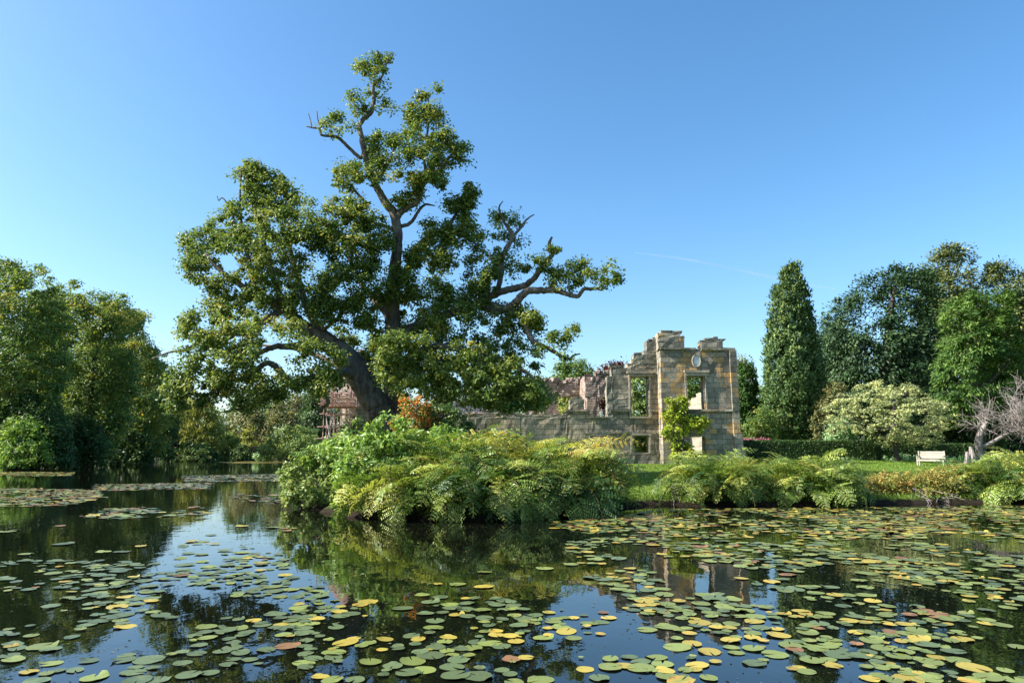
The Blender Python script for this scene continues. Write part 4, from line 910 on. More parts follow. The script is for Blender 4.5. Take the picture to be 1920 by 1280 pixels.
# --- right-hand trees
tree('tall_cypress', 'tall narrow cone-shaped cypress standing alone right of the ruin', [(1483,492),(1490,492),(1497,502),(1503,520),(1512,545),(1520,575),(1526,610),(1535,650),(1545,690),(1550,730),(1545,780),(1530,820),(1500,838),(1450,835),(1440,800),(1438,750),(1434,700),(1434,650),(1440,610),(1445,570),(1452,540),(1465,515),(1474,500)], 48, M['conif'], 1490, .4, .26, .11, 8, .30, 26, 1., .2, 'fan', limbs=0, flat=1.1)
tree('columnar_conifer', 'smooth dark green columnar conifer close behind the ruin tower', [(1385,688),(1395,678),(1408,680),(1416,695),(1421,720),(1422,780),(1420,822),(1378,822),(1375,760),(1377,715)], 52, M['conif_bright'], 1398, .3, .2, .10, 6, .25, 26, 1., .1, 'fan', tb=-.15, limbs=0, flat=1.)
tree('pale_tree', 'pale buff treetop peeping over the columnar conifer', [(1372,685),(1380,674),(1392,672),(1400,680),(1402,730),(1370,740)], 60, M['pale'], 1388, .3, tb=-.1)
tree('dark_yew', 'broad very dark evergreen behind the spreading pale tree', [(1552,590),(1562,565),(1580,560),(1590,545),(1610,545),(1622,520),(1640,505),(1655,512),(1680,500),(1705,505),(1730,500),(1750,520),(1760,560),(1765,620),(1760,700),(1745,760),(1700,800),(1600,810),(1555,790),(1540,740),(1545,680),(1540,630)], 56, M['yew'], 1650, .6, .34, .14, 4.6, .85, 46, .7, .5, 'spray', tb=-.02, flat=.7)
tree('dark_yew', 'slender dark evergreen squeezed between the tall cypress and the broad evergreen', [(1535,830),(1530,740),(1538,660),(1548,600),(1562,575),(1580,590),(1600,640),(1610,720),(1605,830)], 60, M['yew'], 1568, .3, .32, .13, 4.6, .7, 40, .7, .4, 'spray', limbs=3)
tree('dark_yew', 'dark low evergreen filling the shade behind the bench', [(1700,700),(1730,680),(1770,690),(1800,700),(1830,740),(1850,790),(1840,860),(1700,862),(1680,800),(1690,740)], 50, M['yew'], 1770, .4, .3, .13, 5, .6, 40, .6, .3, 'spray')
tree('scots_pine', 'tall open olive-green conifer with the highest top on the right', [(1725,560),(1718,530),(1722,505),(1745,500),(1750,475),(1765,465),(1772,455),(1790,452),(1805,462),(1822,480),(1835,500),(1840,530),(1830,560),(1850,590),(1845,640),(1830,690),(1780,700),(1740,690),(1722,630)], 66, M['pine'], 1785, .5, .4, .14, 4.2, .9, 36, .55, .5, 'spray', limbs=14)
tree('scots_pine', 'second olive conifer, running out of the right edge behind the bright one', [(1840,520),(1850,498),(1870,490),(1885,498),(1905,510),(1930,520),(1980,530),(1990,620),(1980,760),(1880,760),(1850,700),(1838,620),(1832,560)], 66, M['pine'], 1905, .5, .4, .14, 4.2, .9, 36, .55, .5, 'spray', limbs=14, tb=-.05)
tree('bright_conifer', 'vivid green bushy conifer behind the bare tree', [(1765,600),(1772,575),(1790,560),(1815,548),(1840,540),(1862,542),(1885,555),(1900,580),(1910,620),(1918,660),(1912,700),(1915,750),(1890,790),(1840,805),(1790,800),(1755,770),(1745,730),(1742,700),(1760,680),(1765,640)], 46, M['conif_bright'], 1835, .4, .26, .09, 4.6, .5, 44, .8, .75, 'spray', tb=.02, limbs=6, flat=.5)
tree('spreading_tree', 'small wide-spreading tree with pale straw-green leaves on the lawn', [(1550,760),(1560,740),(1590,735),(1610,722),(1640,715),(1665,718),(1700,720),(1735,732),(1760,745),(1785,765),(1800,790),(1790,805),(1770,800),(1765,820),(1745,838),(1720,835),(1700,825),(1665,832),(1640,825),(1615,805),(1590,812),(1565,815),(1545,800),(1542,780)], 40, M['pale'], 1684, .17, .14, .075, 2.7, .26, 36, .85, .75, 'round', limbs=18, bark=M['bark2'], flat=.4)
shrub('garden_shrub', 'dark evergreen shrub behind the bare grey tree', 'shrub', [(1860,862),(1862,800),(1885,770),(1920,755),(1980,760),(2000,862)], 48, M['yew'], .26, .12, 5, .4, 36, .6, .2)
# --- bare pale tree on the right
bx = X_at(1842, 38.5); bt = empty('bare_tree', (bx, 38.5, gz(bx, 38.5) - .1), 'leafless grey tree with a tangle of fine twigs at the right edge', 'tree')
mb = MB(); tw = MB(); B0 = np.array([bx, 38.5, bt.location[2]])
tips = []
for c in [(1838, 815, 0, 6), (1872, 812, .3, 6)]:
    pass
trunkP = catmull(np.array([B0, at(1838, 850, 38.5), at(1836, 822, 38.4), at(1850, 790, 38.3)]), 5); mb.tube(trunkP, np.linspace(.2, .12, len(trunkP)), 9, .05, rt_)
lb = catmull(np.array([at(1838, 838, 38.5), at(1858, 830, 38.3), at(1885, 815, 38.2), at(1920, 800, 38)]), 5); mb.tube(lb, np.linspace(.13, .06, len(lb)), 8, .05, rt_)
mb.build('trunk', M['palebark'], bt, True)
starts = list(trunkP[8:]) + list(lb[5:])
pl = [(1800,800),(1815,780),(1850,755),(1880,735),(1905,715),(1960,700),(2000,760),(1990,820),(1930,835),(1880,832),(1850,815),(1820,820)]
T1 = outline_points(pl, 38.3, 85, .8, rt_)
for c in T1:
    q = starts[int(np.argmin([np.linalg.norm(c - s_) + rt_.uniform(0, .8) for s_ in starts]))]
    D = np.linalg.norm(c - q); P = catmull(np.array([q, q * .6 + c * .4 + rt_.normal(0, .1 * D, 3) + [0, 0, .08 * D], c]), 4); tw.tube(P, np.linspace(.03, .010, len(P)), 5)
    for _ in range(14):
        s_ = P[rt_.integers(3, len(P))]; e_ = s_ + rt_.normal(0, .36, 3) + (c - q) / D * .25; tw.tube(catmull(np.array([s_, (s_ + e_) / 2 + rt_.normal(0, .06, 3), e_]), 2), np.linspace(.012, .006, 5), 4)
tw.build('twigs', M['palebark'], bt)['kind'] = 'stuff'
# --- stump, ground cover
stx = at(1815, 852, 37); st = empty('tree_stump', (stx[0], 37, gz(stx[0], 37) - .05), 'weathered brown tree stump with jagged top beside the right-hand ferns', 'stump')
mb = MB(); zt = float(at(1815, 843, 37)[2]); zb = st.location[2]
for k in range(7):
    x = stx[0] + rt_.uniform(-.22, .22); y = 37 + rt_.uniform(-.2, .2); mb.tube([(x * .4 + stx[0] * .6 + (x - stx[0]) * 1.0, y, zb), (x, y, (zb + zt) / 2), (x, y, zt + rt_.uniform(-.25, .18))], [.17, .13, .07], 7, .1, rt_)
mb.build('wood', M['palebark'], st)
shrub('ground_cover', 'band of silvery low plants along the foot of the hedge behind the bench', 'plants', [(1655,866),(1660,856),(1690,852),(1720,857),(1760,852),(1790,860),(1800,872),(1740,870)], 40.6, M['whitecover'], .14, .07, 3, .14, 16, .4, .3, stems=0)
# --- bench
M['whitewood'] = noisemat('white_painted_wood', [(.3, (.30, .27, .21)), (.7, (.38, .35, .29))], (1, 1, 1), 6, .6, .15)
byp = 34.6; bpos = at(1746, 868, byp); bz = gz(bpos[0], byp)
be = empty('garden_bench', (bpos[0], byp, bz), 'white slatted wooden garden bench on the lawn under the trees', 'bench')
brz = R(-42)
def bpart(name, c, size, tilt=None):
    mb = MB(); mb.box((0, 0, 0), size, 0, .002, rt_, tilt); V = np.concatenate(mb.V)
    c0, s0 = math.cos(brz), math.sin(brz); V = .78 * (V + np.array(c)) @ np.array([[c0, -s0, 0], [s0, c0, 0], [0, 0, 1]]).T + np.array([bpos[0], byp, bz])
    o = np_mesh(name, V, [np.concatenate(mb.Q)], M['whitewood'], be); 
for k in range(4): bpart('seat_slat', (0, -.20 + k * .13, .44), (1.42, .11, .03))
for k in range(4): bpart('back_slat', (0, .29 + .025 * k, .56 + k * .115), (1.42, .025, .10), R(-8))
for x in (-.72, .72):
    bpart('leg', (x, -.25, .24), (.07, .07, .58 if False else .48)); bpart('leg', (x, .30, .48), (.07, .07, 1.0)); bpart('armrest', (x, .0, .66), (.08, .62, .04)); bpart('arm_post', (x, -.25, .56), (.06, .06, .17)); bpart('side_rail', (x, .02, .40), (.05, .5, .08))
bpart('front_rail', (0, -.27, .38), (1.38, .04, .09))

# --- trees behind the ruin
tree('garden_tree', 'green tree rising behind the broken back wall of the ruin', [(1035,720),(1038,700),(1050,685),(1065,677),(1085,680),(1100,690),(1115,695),(1120,715),(1115,740),(1100,800),(1045,800),(1035,760)], 62, M['shrub'], 1075, .3, tb=.0)
tree('garden_tree', 'light green tree filling the tall ruin window left of the tower', [(1178,735),(1185,712),(1200,702),(1222,705),(1235,720),(1240,760),(1235,850),(1175,850),(1172,790)], 47.5, M['shrub'], 1205, .25, .22, .13, 4.5, .4, 34, .7, .35, tb=.12, limbs=4)
tree('garden_tree', 'dark green tree behind the tower window', [(1250,740),(1262,708),(1290,700),(1320,700),(1345,715),(1358,740),(1358,850),(1250,850)], 58, M['decid'], 1305, .3, tb=-.05)
tree('copper_beech', 'dark purple-red copper beech top behind the stepped gable', [(1130,700),(1140,686),(1155,680),(1172,679),(1185,685),(1195,700),(1195,760),(1130,770)], 64, M['copper'], 1162, .3)
tree('garden_tree', 'olive tree seen through the opening in the back wall', [(1030,760),(1045,740),(1065,735),(1085,742),(1095,770),(1090,830),(1035,830)], 54, M['willow'], 1062, .2, tb=.1)
# --- left bank woodland
LW = 'woodland trees along the left bank'
tree('beech_tree', 'tall beech with yellowing top at the left edge of the photo', [(-130,560),(-90,500),(-40,485),(0,485),(15,486),(32,492),(45,510),(62,505),(78,496),(95,520),(105,545),(120,580),(128,650),(120,760),(110,850),(-120,860)], 70, M['decid'], 0, .6, .30, .17, 3.6, .85, 40, .6, .75, tb=.06, group=LW, limbs=18)
tree('beech_tree', 'rounded leafy beech, second from the left, with bare limbs showing near its top', [(80,560),(92,540),(112,528),(130,530),(148,522),(160,528),(166,545),(180,535),(195,530),(205,545),(222,555),(235,575),(252,580),(255,610),(250,660),(245,760),(232,856),(92,862),(70,700)], 80, M['decid'], 165, .6, .32, .18, 3.6, .95, 40, .65, .75, tb=.02, group=LW, limbs=16)
tree('beech_tree', 'beech with ragged twiggy right side, third in the left woodland', [(205,580),(225,565),(240,580),(262,588),(282,588),(270,604),(262,615),(284,634),(290,660),(306,700),(312,780),(300,856),(185,858),(190,700)], 94, M['decid'], 240, .5, .36, .2, 3.8, 1.05, 40, .7, .7, tb=.15, group=LW, limbs=10)
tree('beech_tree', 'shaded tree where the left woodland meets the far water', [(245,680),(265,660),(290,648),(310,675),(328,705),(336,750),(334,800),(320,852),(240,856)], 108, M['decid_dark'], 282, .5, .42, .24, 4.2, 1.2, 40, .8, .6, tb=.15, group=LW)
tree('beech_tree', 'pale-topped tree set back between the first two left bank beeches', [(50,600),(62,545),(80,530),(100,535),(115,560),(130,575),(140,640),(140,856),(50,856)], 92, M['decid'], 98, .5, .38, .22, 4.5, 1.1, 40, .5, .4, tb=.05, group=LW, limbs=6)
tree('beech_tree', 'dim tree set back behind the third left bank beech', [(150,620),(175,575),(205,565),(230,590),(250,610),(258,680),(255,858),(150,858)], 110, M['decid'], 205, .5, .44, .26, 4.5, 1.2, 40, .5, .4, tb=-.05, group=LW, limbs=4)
for i, (poly, Y, lab) in enumerate([
  ([(-20,760),(20,740),(60,730),(100,750),(130,790),(135,870),(-20,880)], 68.5, 'dark shade-filled undergrowth bush behind the bright bush'),
  ([(85,820),(110,780),(150,770),(185,790),(200,830),(195,866),(90,873)], 76, 'dark evergreen bush overhanging the left bank'),
  ([(170,820),(200,790),(240,785),(275,810),(290,862),(180,868)], 92, 'low dark bush farther along the left bank'),
  ([(235,825),(262,800),(295,805),(318,830),(322,860),(240,862)], 112, 'small dark bush at the corner of the left bank')]):
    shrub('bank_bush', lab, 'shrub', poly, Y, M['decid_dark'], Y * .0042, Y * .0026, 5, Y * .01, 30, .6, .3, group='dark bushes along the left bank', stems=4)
shrub('bright_bush', 'bright sunlit yellow-green bush at the water edge on the left', 'shrub', [(-25,850),(-5,815),(8,798),(22,785),(42,778),(58,783),(72,795),(85,812),(92,838),(92,862),(70,874),(10,880),(-25,880)], 65.5, M['bright'], .28, .14, 4, .5, 30, .8, .4)
# --- far shore
tree('weeping_willow', 'drooping yellow-green willow on the far shore', [(318,790),(325,765),(345,752),(365,748),(390,755),(408,775),(418,800),(420,838),(405,850),(330,850),(315,825)], 124, M['willow'], 365, .4, .6, .2, 4, 1.3, 36, .6, .4, 'hang', limbs=4)
shrub('rhododendron', 'dark rounded rhododendron standing in the far water', 'shrub', [(304,864),(308,848),(322,838),(345,832),(372,833),(395,842),(406,856),(408,865)], 119, M['decid_dark'], .5, .28, 5, .8, 30, .7, .2, tb=.1)
shrub('rhododendron', 'dark bush between the willow and the topiary dome on the far shore', 'shrub', [(402,862),(408,838),(418,815),(432,806),(445,815),(452,840),(450,864)], 128, M['decid'], .5, .28, 5, .9, 30, .7, .2)
shrub('clipped_dome', 'neat green dome-shaped bush beside the wooden bridge', 'shrub', [(430,862),(434,846),(445,836),(458,834),(470,842),(475,862)], 122, M['hedge'], .4, .22, 6, .5, 30, .8, 0, tb=.25)
shrub('rhododendron', 'big rounded grey-green rhododendron right of the bridge', 'shrub', [(488,858),(490,838),(500,822),(520,810),(540,800),(565,800),(585,808),(602,825),(612,845),(610,862),(540,862)], 114, M['shrub'], .46, .22, 5, .8, 30, .7, .3, tb=.06)
shrub('waterside_plant', 'light green leafy plants at the far water edge under the bridge', 'plants', [(472,862),(480,850),(495,848),(512,852),(516,862)], 117, M['whitecover'], .4, .2, 4, .4, 20, .6, .1, stems=0)
shrub('flower_bush', 'small bush of pink flowers at the far shore by the island', 'flowers', [(542,862),(545,852),(553,848),(560,853),(562,862)], 112, M['pinkflower'], .3, .2, 4, .3, 20, .6, .1, stems=0)
tree('birch_tree', 'grey-olive birch with a white trunk on the far shore', [(498,830),(502,780),(510,755),(522,742),(540,735),(556,742),(568,758),(575,790),(572,830)], 136, M['birchleaf'], 541, .3, .6, .25, 2.6, 1.1, 30, .6, .5, bark=M['birchbark'], limbs=6)
tree('hazel_tree', 'thin brownish-olive tree left of the birch', [(420,845),(425,800),(435,775),(455,762),(480,765),(495,780),(500,820),(495,850)], 140, M['birchleaf'], 462, .3, .6, .28, 3, 1.2, 30, .6, .5)
tree('hazel_tree', 'pale yellow small tree behind the bridge', [(452,845),(458,815),(470,800),(482,808),(488,835),(484,850)], 133, M['willow'], 472, .2, .6, .28, 3, 1.0, 26, .6, .5, tb=.1)
tree('dark_conifer', 'dark blue-green conifer between birch and scaffold', [(562,830),(566,770),(575,735),(588,715),(602,725),(612,750),(618,800),(618,840)], 146, M['yew'], 590, .4, .7, .3, 5, 1.4, 30, .8, .3, 'spray', tb=.2)
tree('dark_conifer', 'tall pale-trunked tree at the left end of the far shore', [(318,780),(322,745),(332,728),(345,722),(358,735),(366,760),(368,800),(325,810)], 138, M['decid_dark'], 346, .35, .6, .32, 3.5, 1.3, 30, .6, .5, tb=.25, bark=M['palebark'])
tree('copper_beech', 'small copper-red tree at the edge of the left woodland', [(300,830),(302,795),(310,778),(322,780),(330,800),(330,840)], 118, M['copper'], 315, .2, .5, .28, 4, .9, 26, .6, .3)
# wooden footbridge
fb = empty('footbridge', (X_at(481, 126), 126, .1), 'small dark wooden footbridge with railings on the far shore', 'bridge')
x0, x1 = X_at(466, 126), X_at(495, 126)
M['oldwood'] = noisemat('old_dark_wood', [(.3, (.07, .055, .05)), (.7, (.16, .13, .12))], nscale=2, bump=.2)
zd = float(at(480, 851, 126)[2]); zh = float(at(480, 838, 126)[2])
mb = MB(); mb.box(((x0 + x1) / 2, 126.6, zd), (x1 - x0, 1.2, .14), 0, .01, rt_); mb.build('deck', M['oldwood'], fb)
for y in (126.0, 127.2):
    for z in (zh, (zh + zd) / 2 + .05):
        mb = MB(); mb.box(((x0 + x1) / 2, y, z), (x1 - x0, .07, .12), 0, .005, rt_); mb.build('railing', M['oldwood'], fb)
    for t in np.linspace(0, 1, 5):
        mb = MB(); mb.box((x0 + (x1 - x0) * t, y + .08, (zh + .1) / 2), (.12, .08, zh + .2), 0, .005, rt_); mb.build('post', M['oldwood'], fb)
# far wood that closes the view
def wood(name, polys, mat_arr, label):
    for (poly, Y, tb) in polys: mat_arr.append(crown_arrays(poly, Y, Y * .0050, Y * .0030, 4, Y * .012, 34, .35, rt_, .3, .75, .5, None, 'round', None, tb))
    o = foliage(name, mat_arr, M['decid_dark']); tag(o, label, 'wood', kind='stuff')
wood('distant_wood', [([(-150,860),(-150,640),(0,600),(120,640),(250,690),(320,735),(345,745),(370,760),(400,765),(425,760),(450,735),(480,722),(510,732),(545,722),(590,712),(640,700),(700,700),(760,720),(760,856)], 165, .2),
   ([(760,850),(760,760),(820,770),(900,765),(960,740),(1000,700),(1040,705),(1120,720),(1200,740),(1300,730),(1420,740),(1440,720),(1450,850)], 95, .15),
   ([(1420,855),(1425,740),(1440,715),(1460,740),(1560,700),(1700,640),(1850,600),(2050,600),(2050,860)], 84, .05)], [], 'far dark wood closing the view behind the pond and the ruin')

# ------------------------------------------------------------------ grass
ng = 90000
gxr = rt_.uniform(-2, 26, ng); gyr = rt_.uniform(20.5, 41, ng)
d = sdist(gxr, gyr); px_, py_, _ = project(np.stack([gxr, gyr, np.full(ng, .8)], -1))
k_ = (d > .08) & (px_ > 1120) & (px_ < 1960) & ~((gxr > wx(1130)) & (gxr < XR + .4) & (gyr > YT - .1) & (gyr < 46))
gxr, gyr, d = gxr[k_], gyr[k_], d[k_]; z = hgt(gxr, gyr); n = len(gxr)
Lg = np.where(d < .6, rt_.uniform(.10, .26, n), rt_.uniform(.05, .09, n))
Nn = nrm(np.stack([rt_.normal(0, 1, n), rt_.normal(0, 1, n) - .4, rt_.uniform(0, .6, n)], -1)); dv = np.stack([rt_.normal(0, .45, n), rt_.normal(0, .45, n), np.ones(n)], -1)
V = leaf_arrays(np.stack([gxr, gyr, z + Lg * .42], -1), Nn, Lg, np.full(n, .028), rt_, dv, .05)
tag(np_mesh('lawn_grass', V, [quads(n)], M['grass'], tint=np.repeat(np.clip(rt_.normal(.5, .2, n), 0, 1), 4)), 'short green lawn grass in front of the ruin and the hedge', 'grass', kind='stuff')

# ------------------------------------------------------------------ water lilies
rl = np.random.default_rng(99)
def padmat(name, c1, c2, c3):
    m, nt, out = newmat(name); L = nt.links.new
    tc = N(nt, 'ShaderNodeTexCoord'); n = N(nt, 'ShaderNodeTexNoise', Scale=9., Detail=5.); L(tc.outputs['Object'], n.inputs['Vector'])
    r = ramp(nt, [(.3, c1), (.5, c2), (.64, c3), (.70, tuple(v * .55 for v in c3))]); L(n.outputs[0], r.inputs[0])
    a = N(nt, 'ShaderNodeAttribute', attribute_name='tint'); mr = N(nt, 'ShaderNodeMapRange'); L(a.outputs['Fac'], mr.inputs[0]); mr.inputs[3].default_value = .65; mr.inputs[4].default_value = 1.3
    oi = N(nt, 'ShaderNodeObjectInfo'); mr2 = N(nt, 'ShaderNodeMapRange'); L(oi.outputs['Random'], mr2.inputs[0]); mr2.inputs[3].default_value = .8; mr2.inputs[4].default_value = 1.2
    mu = N(nt, 'ShaderNodeMath', operation='MULTIPLY'); L(mr.outputs[0], mu.inputs[0]); L(mr2.outputs[0], mu.inputs[1])
    s = N(nt, 'ShaderNodeVectorMath', operation='SCALE'); L(r.outputs[0], s.inputs[0]); L(mu.outputs[0], s.inputs['Scale'])
    p = N(nt, 'ShaderNodeBsdfPrincipled', Roughness=.38); p.inputs['Specular IOR Level'].default_value = .45; L(s.outputs[0], p.inputs['Base Color'])
    b = N(nt, 'ShaderNodeBump', Strength=.25, Distance=.01); L(n.outputs[0], b.inputs['Height']); L(b.outputs[0], p.inputs['Normal'])
    L(p.outputs[0], out.inputs[0]); return m
PM = [padmat('dull_green_pad', (.055, .085, .035), (.085, .12, .05), (.13, .15, .06)), padmat('fresh_green_pad', (.10, .145, .035), (.15, .19, .045), (.22, .22, .06)),
      padmat('yellowing_pad', (.20, .22, .04), (.33, .27, .045), (.42, .25, .035)), padmat('brown_pad', (.14, .075, .03), (.25, .13, .05), (.12, .06, .03))]
PNAME = ['dull green', 'fresh green', 'yellowing', 'brown withered']
NV = 8
def pad_shape(seed):
    r = np.random.default_rng(seed); n = 22; gap = r.uniform(.06, .22)
    th = np.linspace(gap, 2 * math.pi - gap, n); rad = 1 + r.normal(0, .02, n) + .04 * np.sin(th * 2 + r.uniform(0, 6)); ex = r.uniform(.85, 1.0)
    wave = .012 * np.sin(th * r.integers(2, 5) + r.uniform(0, 6)) + np.where(np.abs(th - r.uniform(0, 6.2)) < .5, r.choice([0, .04, .08, .18]), 0)
    o = np.stack([rad * np.cos(th), ex * rad * np.sin(th), .015 + wave], -1); i_ = np.stack([.55 * np.cos(th), .55 * ex * np.sin(th), np.full(n, .008)], -1)
    V = np.concatenate([[[0, 0, .012]], i_, o]); T = np.array([[0, 1 + k, 2 + k] for k in range(n - 1)]); Q = np.array([[1 + k, 1 + n + k, 2 + n + k, 2 + k] for k in range(n - 1)])
    return V, T, Q
SH = [pad_shape(500 + i) for i in range(NV)]
ZONES = [  # (photo polygon, coverage, [weights dull, fresh, yellow, brown], mean radius, cluster)
 ([(0,1048),(160,1050),(340,1058),(470,1060),(560,1110),(600,1280),(0,1280)], .28, [.74, .18, .07, .01], .078, .7),
 ([(340,1010),(520,1030),(560,1100),(330,1080)], .30, [.5, .35, .12, .03], .098, .5),
 ([(560,1095),(700,1110),(960,1120),(1000,1280),(560,1280)], .33, [.55, .32, .12, .01], .078, .6),
 ([(960,1125),(1200,1130),(1480,1150),(1480,1280),(960,1280)], .33, [.2, .54, .23, .03], .078, .75),
 ([(1480,1120),(1960,1100),(1960,1280),(1480,1280)], .38, [.2, .52, .24, .04], .078, .6),
 ([(1060,1010),(1500,1000),(1960,1010),(1960,1120),(1480,1150),(1200,1130),(1060,1060)], .30, [.25, .55, .17, .03], .10, .7),
 ([(980,985),(1180,962),(1240,955),(1920,948),(1960,948),(1960,1010),(1300,1010),(1100,1000)], .42, [.2, .42, .28, .10], .10, .5),
 ([(820,1070),(1060,1060),(1060,1110),(820,1110)], .07, [.3, .55, .15, 0], .12, .8),
 ([(-20,915),(180,918),(200,932),(120,948),(-20,950)], .62, [.35, .3, .1, .25], .13, .3),
 ([(175,908),(400,905),(390,916),(180,920)], .6, [.35, .3, .1, .25], .13, .3),
 ([(150,968),(200,952),(395,950),(390,964),(230,975)], .42, [.4, .3, .15, .15], .13, .5),
 ([(-20,884),(140,885),(130,892),(-20,892)], .7, [.3, .3, .2, .2], .14, .1),
 ([(340,892),(530,888),(525,902),(350,903)], .45, [.35, .3, .1, .25], .13, .3),
 ([(440,925),(525,925),(525,945),(440,945)], .16, [.3, .3, .1, .3], .12, .5),
 ([(0,985),(560,985),(560,1048),(0,1048)], .02, [.4, .4, .1, .1], .12, .9),
]
pads = []; grid = {}
def ok(x, y, r):
    cx, cy = int(x // .3), int(y // .3)
    for i in range(cx - 1, cx + 2):
        for j in range(cy - 1, cy + 2):
            for (a, b_, c) in grid.get((i, j), ()):
                if (a - x) ** 2 + (b_ - y) ** 2 < (.62 * (r + c)) ** 2: return False
    return True
for (poly, cov, wts, mr_, clus) in ZONES:
    W_ = np.array([gpt(*p_) for p_ in poly]); lo, hi = W_.min(0), W_.max(0)
    area = polyarea(W_); target = int(cov * area / (math.pi * mr_ ** 2 * .92)); got = 0
    for _ in range(8):
        X = rl.uniform(lo, hi, (target * 4 + 10, 2)); X = X[inside(W_, X[:, 0], X[:, 1])]
        w = wob(np.stack([X[:, 0], X[:, 1], 0 * X[:, 0]], -1), .55, 1.7) * .5 + wob(np.stack([X[:, 0], X[:, 1], 0 * X[:, 0]], -1), 1.8, .4) * .5
        X = X[(w + rl.uniform(-1, 1, len(X)) * (1.15 - clus)) > .12 * clus]
        if not len(X): continue
        dd = sdist(X[:, 0], X[:, 1])
        for (x, y), d_ in zip(X, dd):
            if got >= target: break
            r = mr_ * np.clip(rl.normal(1, .3), .35, 1.6)
            if d_ > -r - .05 or not ok(x, y, r): continue
            grid.setdefault((int(x // .3), int(y // .3)), []).append((x, y, r)); got += 1
            pads.append((x, y, r, int(rl.choice(4, p=np.array(wts) / sum(wts)))))
        if got >= target: break
pads = np.array(pads)
ppx, ppy, pd_ = project(np.stack([pads[:, 0], pads[:, 1], 0 * pads[:, 0]], -1))
size = np.where((ppx > 4) & (ppx < 1916) & (ppy < 1276), pads[:, 2] ** 2 / pd_ ** 3, 0)
order = np.argsort(-size); single = order[:300]; rest = order[300:]
PME = {}
def pad_mesh(v, c):
    if (v, c) not in PME:
        V, T, Q = SH[v]; me = bpy.data.meshes.new('lily_pad'); me.from_pydata(V.tolist(), [], T.tolist() + Q.tolist()); me.materials.append(PM[c])
        for f in me.polygons: f.use_smooth = True
        a = me.attributes.new('tint', 'FLOAT', 'POINT'); a.data.foreach_set('value', np.full(len(V), .5, np.float32)); PME[(v, c)] = me
    return PME[(v, c)]
def zone_words(px, py):
    col = 'left third' if px < 640 else ('middle third' if px < 1280 else 'right third')
    row = 'nearest row' if py > 1190 else ('second row' if py > 1110 else 'farther row')
    return f'{row}, {col} of the pond'
for i in single:
    x, y, r, c = pads[i]; c = int(c); o = bpy.data.objects.new('lily_pad', pad_mesh(int(rl.integers(NV)), c)); COL.objects.link(o)
    o.location = (x, y, .004 + rl.uniform(0, .006)); o.rotation_euler = (rl.normal(0, .02), rl.normal(0, .02), rl.uniform(0, 6.28)); o.scale = (r, r, r)
    tag(o, f'{PNAME[c]} round lily pad in the {zone_words(ppx[i], ppy[i])}', 'lily pad', f'{PNAME[c]} lily pads in the {zone_words(ppx[i], ppy[i])}')
Vs, Ts, Qs, tt, mt, mq = [], [], [], [], [], []; off = 0
for i in rest:
    x, y, r, c = pads[i]; V, T, Q = SH[int(rl.integers(NV))]; a = rl.uniform(0, 6.28); ca, sa = math.cos(a), math.sin(a)
    W_ = V * r; W_ = np.stack([W_[:, 0] * ca - W_[:, 1] * sa, W_[:, 0] * sa + W_[:, 1] * ca, W_[:, 2] + rl.normal(0, .03) * W_[:, 0]], -1) + [x, y, .006 + rl.uniform(0, .008)]
    Vs.append(W_); Ts.append(T + off); Qs.append(Q + off); off += len(V); tt.append(np.full(len(V), rl.uniform(.1, .9))); mt.append(np.full(len(T), int(c))); mq.append(np.full(len(Q), int(c)))
tag(np_mesh('lily_pads', np.concatenate(Vs), [np.concatenate(Ts), np.concatenate(Qs)], PM, tint=np.concatenate(tt), smooth=True, midx=np.concatenate(mt + mq)), 'distant rafts of small lily pads, green to yellow, across the pond', 'lily pads', kind='stuff')
print('pads', len(pads))
# yellow scum strip by the far shore
M['scum'] = noisemat('yellow_duckweed', [(.3, (.22, .17, .03)), (.6, (.42, .33, .06))], nscale=2, bump=.2)
sp_ = np.array([gpt(*q, .006) for q in [(404, 866.0), (440, 865.2), (480, 864.8), (550, 864.6), (552, 866.4), (500, 867.2), (455, 867.4), (420, 867.0)]])
sp_ = catmull(np.concatenate([sp_, sp_[:1]]), 4)[:-1]
V = np.concatenate([[[sp_[:, 0].mean(), sp_[:, 1].mean(), .008]], np.c_[sp_, np.full(len(sp_), .006)]]); n = len(sp_)
tag(np_mesh('duckweed', V, [np.array([[0, 1 + k, 1 + (k + 1) % n] for k in range(n)])], M['scum']), 'yellow duckweed strip floating along the far shore', 'duckweed', kind='stuff')
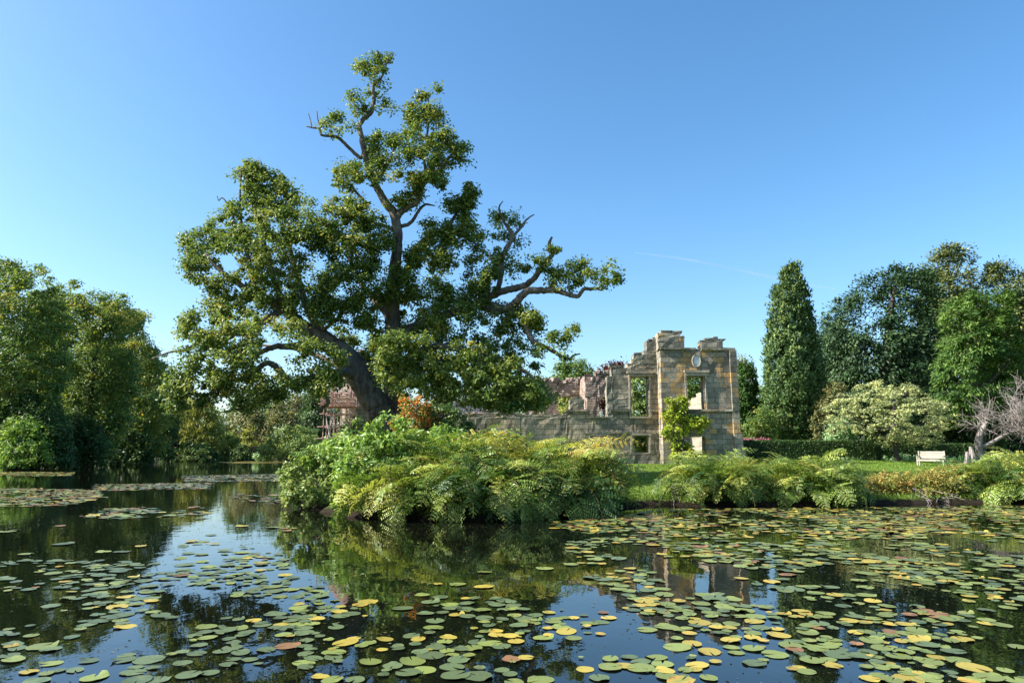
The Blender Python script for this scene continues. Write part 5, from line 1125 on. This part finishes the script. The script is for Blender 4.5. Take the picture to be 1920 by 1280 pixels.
# fine floating debris
n = 34000
X = np.stack([rl.uniform(-16, 24, n), rl.uniform(4.2, 26, n) ** 1.0], -1); X = X[sdist(X[:, 0], X[:, 1]) < -.05]
w = wob(np.stack([X[:, 0], X[:, 1], 0 * X[:, 0]], -1), 1.3, 2.2); X = X[w + rl.uniform(-1, 1, len(X)) * .5 > .35]; n = len(X)
V = leaf_arrays(np.c_[X, np.full(n, .004)], nrm(rl.normal(0, .08, (n, 3)) + [0, 0, 1]), rl.uniform(.01, .055, n) , rl.uniform(.006, .026, n), rl, None, 0)
M['debris'] = leafmat('floating_debris', [(0, (.012, .011, .007)), (.5, (.035, .03, .018)), (1, (.09, .075, .045))], .0, .6)
tag(np_mesh('pond_debris', V, [quads(n)], M['debris'], tint=np.repeat(rl.uniform(0, 1, n) ** 2, 4)), 'specks of leaf litter floating on the dark water', 'debris', kind='stuff')

# ------------------------------------------------------------------ contrail
m, nt, out = newmat('vapour_trail'); L = nt.links.new
geo = N(nt, 'ShaderNodeNewGeometry'); n1 = N(nt, 'ShaderNodeTexNoise', Scale=.004, Detail=3.); L(geo.outputs['Position'], n1.inputs['Vector'])
mr = N(nt, 'ShaderNodeMapRange'); L(n1.outputs[0], mr.inputs[0]); mr.inputs[1].default_value = .3; mr.inputs[2].default_value = .7; mr.inputs[3].default_value = .04; mr.inputs[4].default_value = .16
t_ = N(nt, 'ShaderNodeBsdfTransparent'); d_ = N(nt, 'ShaderNodeBsdfDiffuse'); d_.inputs[0].default_value = (.9, .9, .9, 1); tl = N(nt, 'ShaderNodeBsdfTranslucent'); tl.inputs[0].default_value = (.9, .9, .9, 1)
m1 = N(nt, 'ShaderNodeMixShader', Fac=.5); L(d_.outputs[0], m1.inputs[1]); L(tl.outputs[0], m1.inputs[2])
m2 = N(nt, 'ShaderNodeMixShader'); L(mr.outputs[0], m2.inputs[0]); L(t_.outputs[0], m2.inputs[1]); L(m1.outputs[0], m2.inputs[2]); L(m2.outputs[0], out.inputs[0])
M['trail'] = m
mb = MB(); tP = np.array([at(x_, y_, 6000) for x_, y_ in [(1190, 474), (1250, 481), (1330, 494), (1420, 514), (1460, 523), (1510, 533), (1565, 541)]]); mb.tube(catmull(tP, 4), np.interp(np.linspace(0, 1, 25), [0, .2, .7, 1], [1.5, 8, 10, 3]), 8)
tag(mb.build('contrail', M['trail'], None, True), 'thin white aircraft trail in the blue sky between oak and cypress', 'contrail')
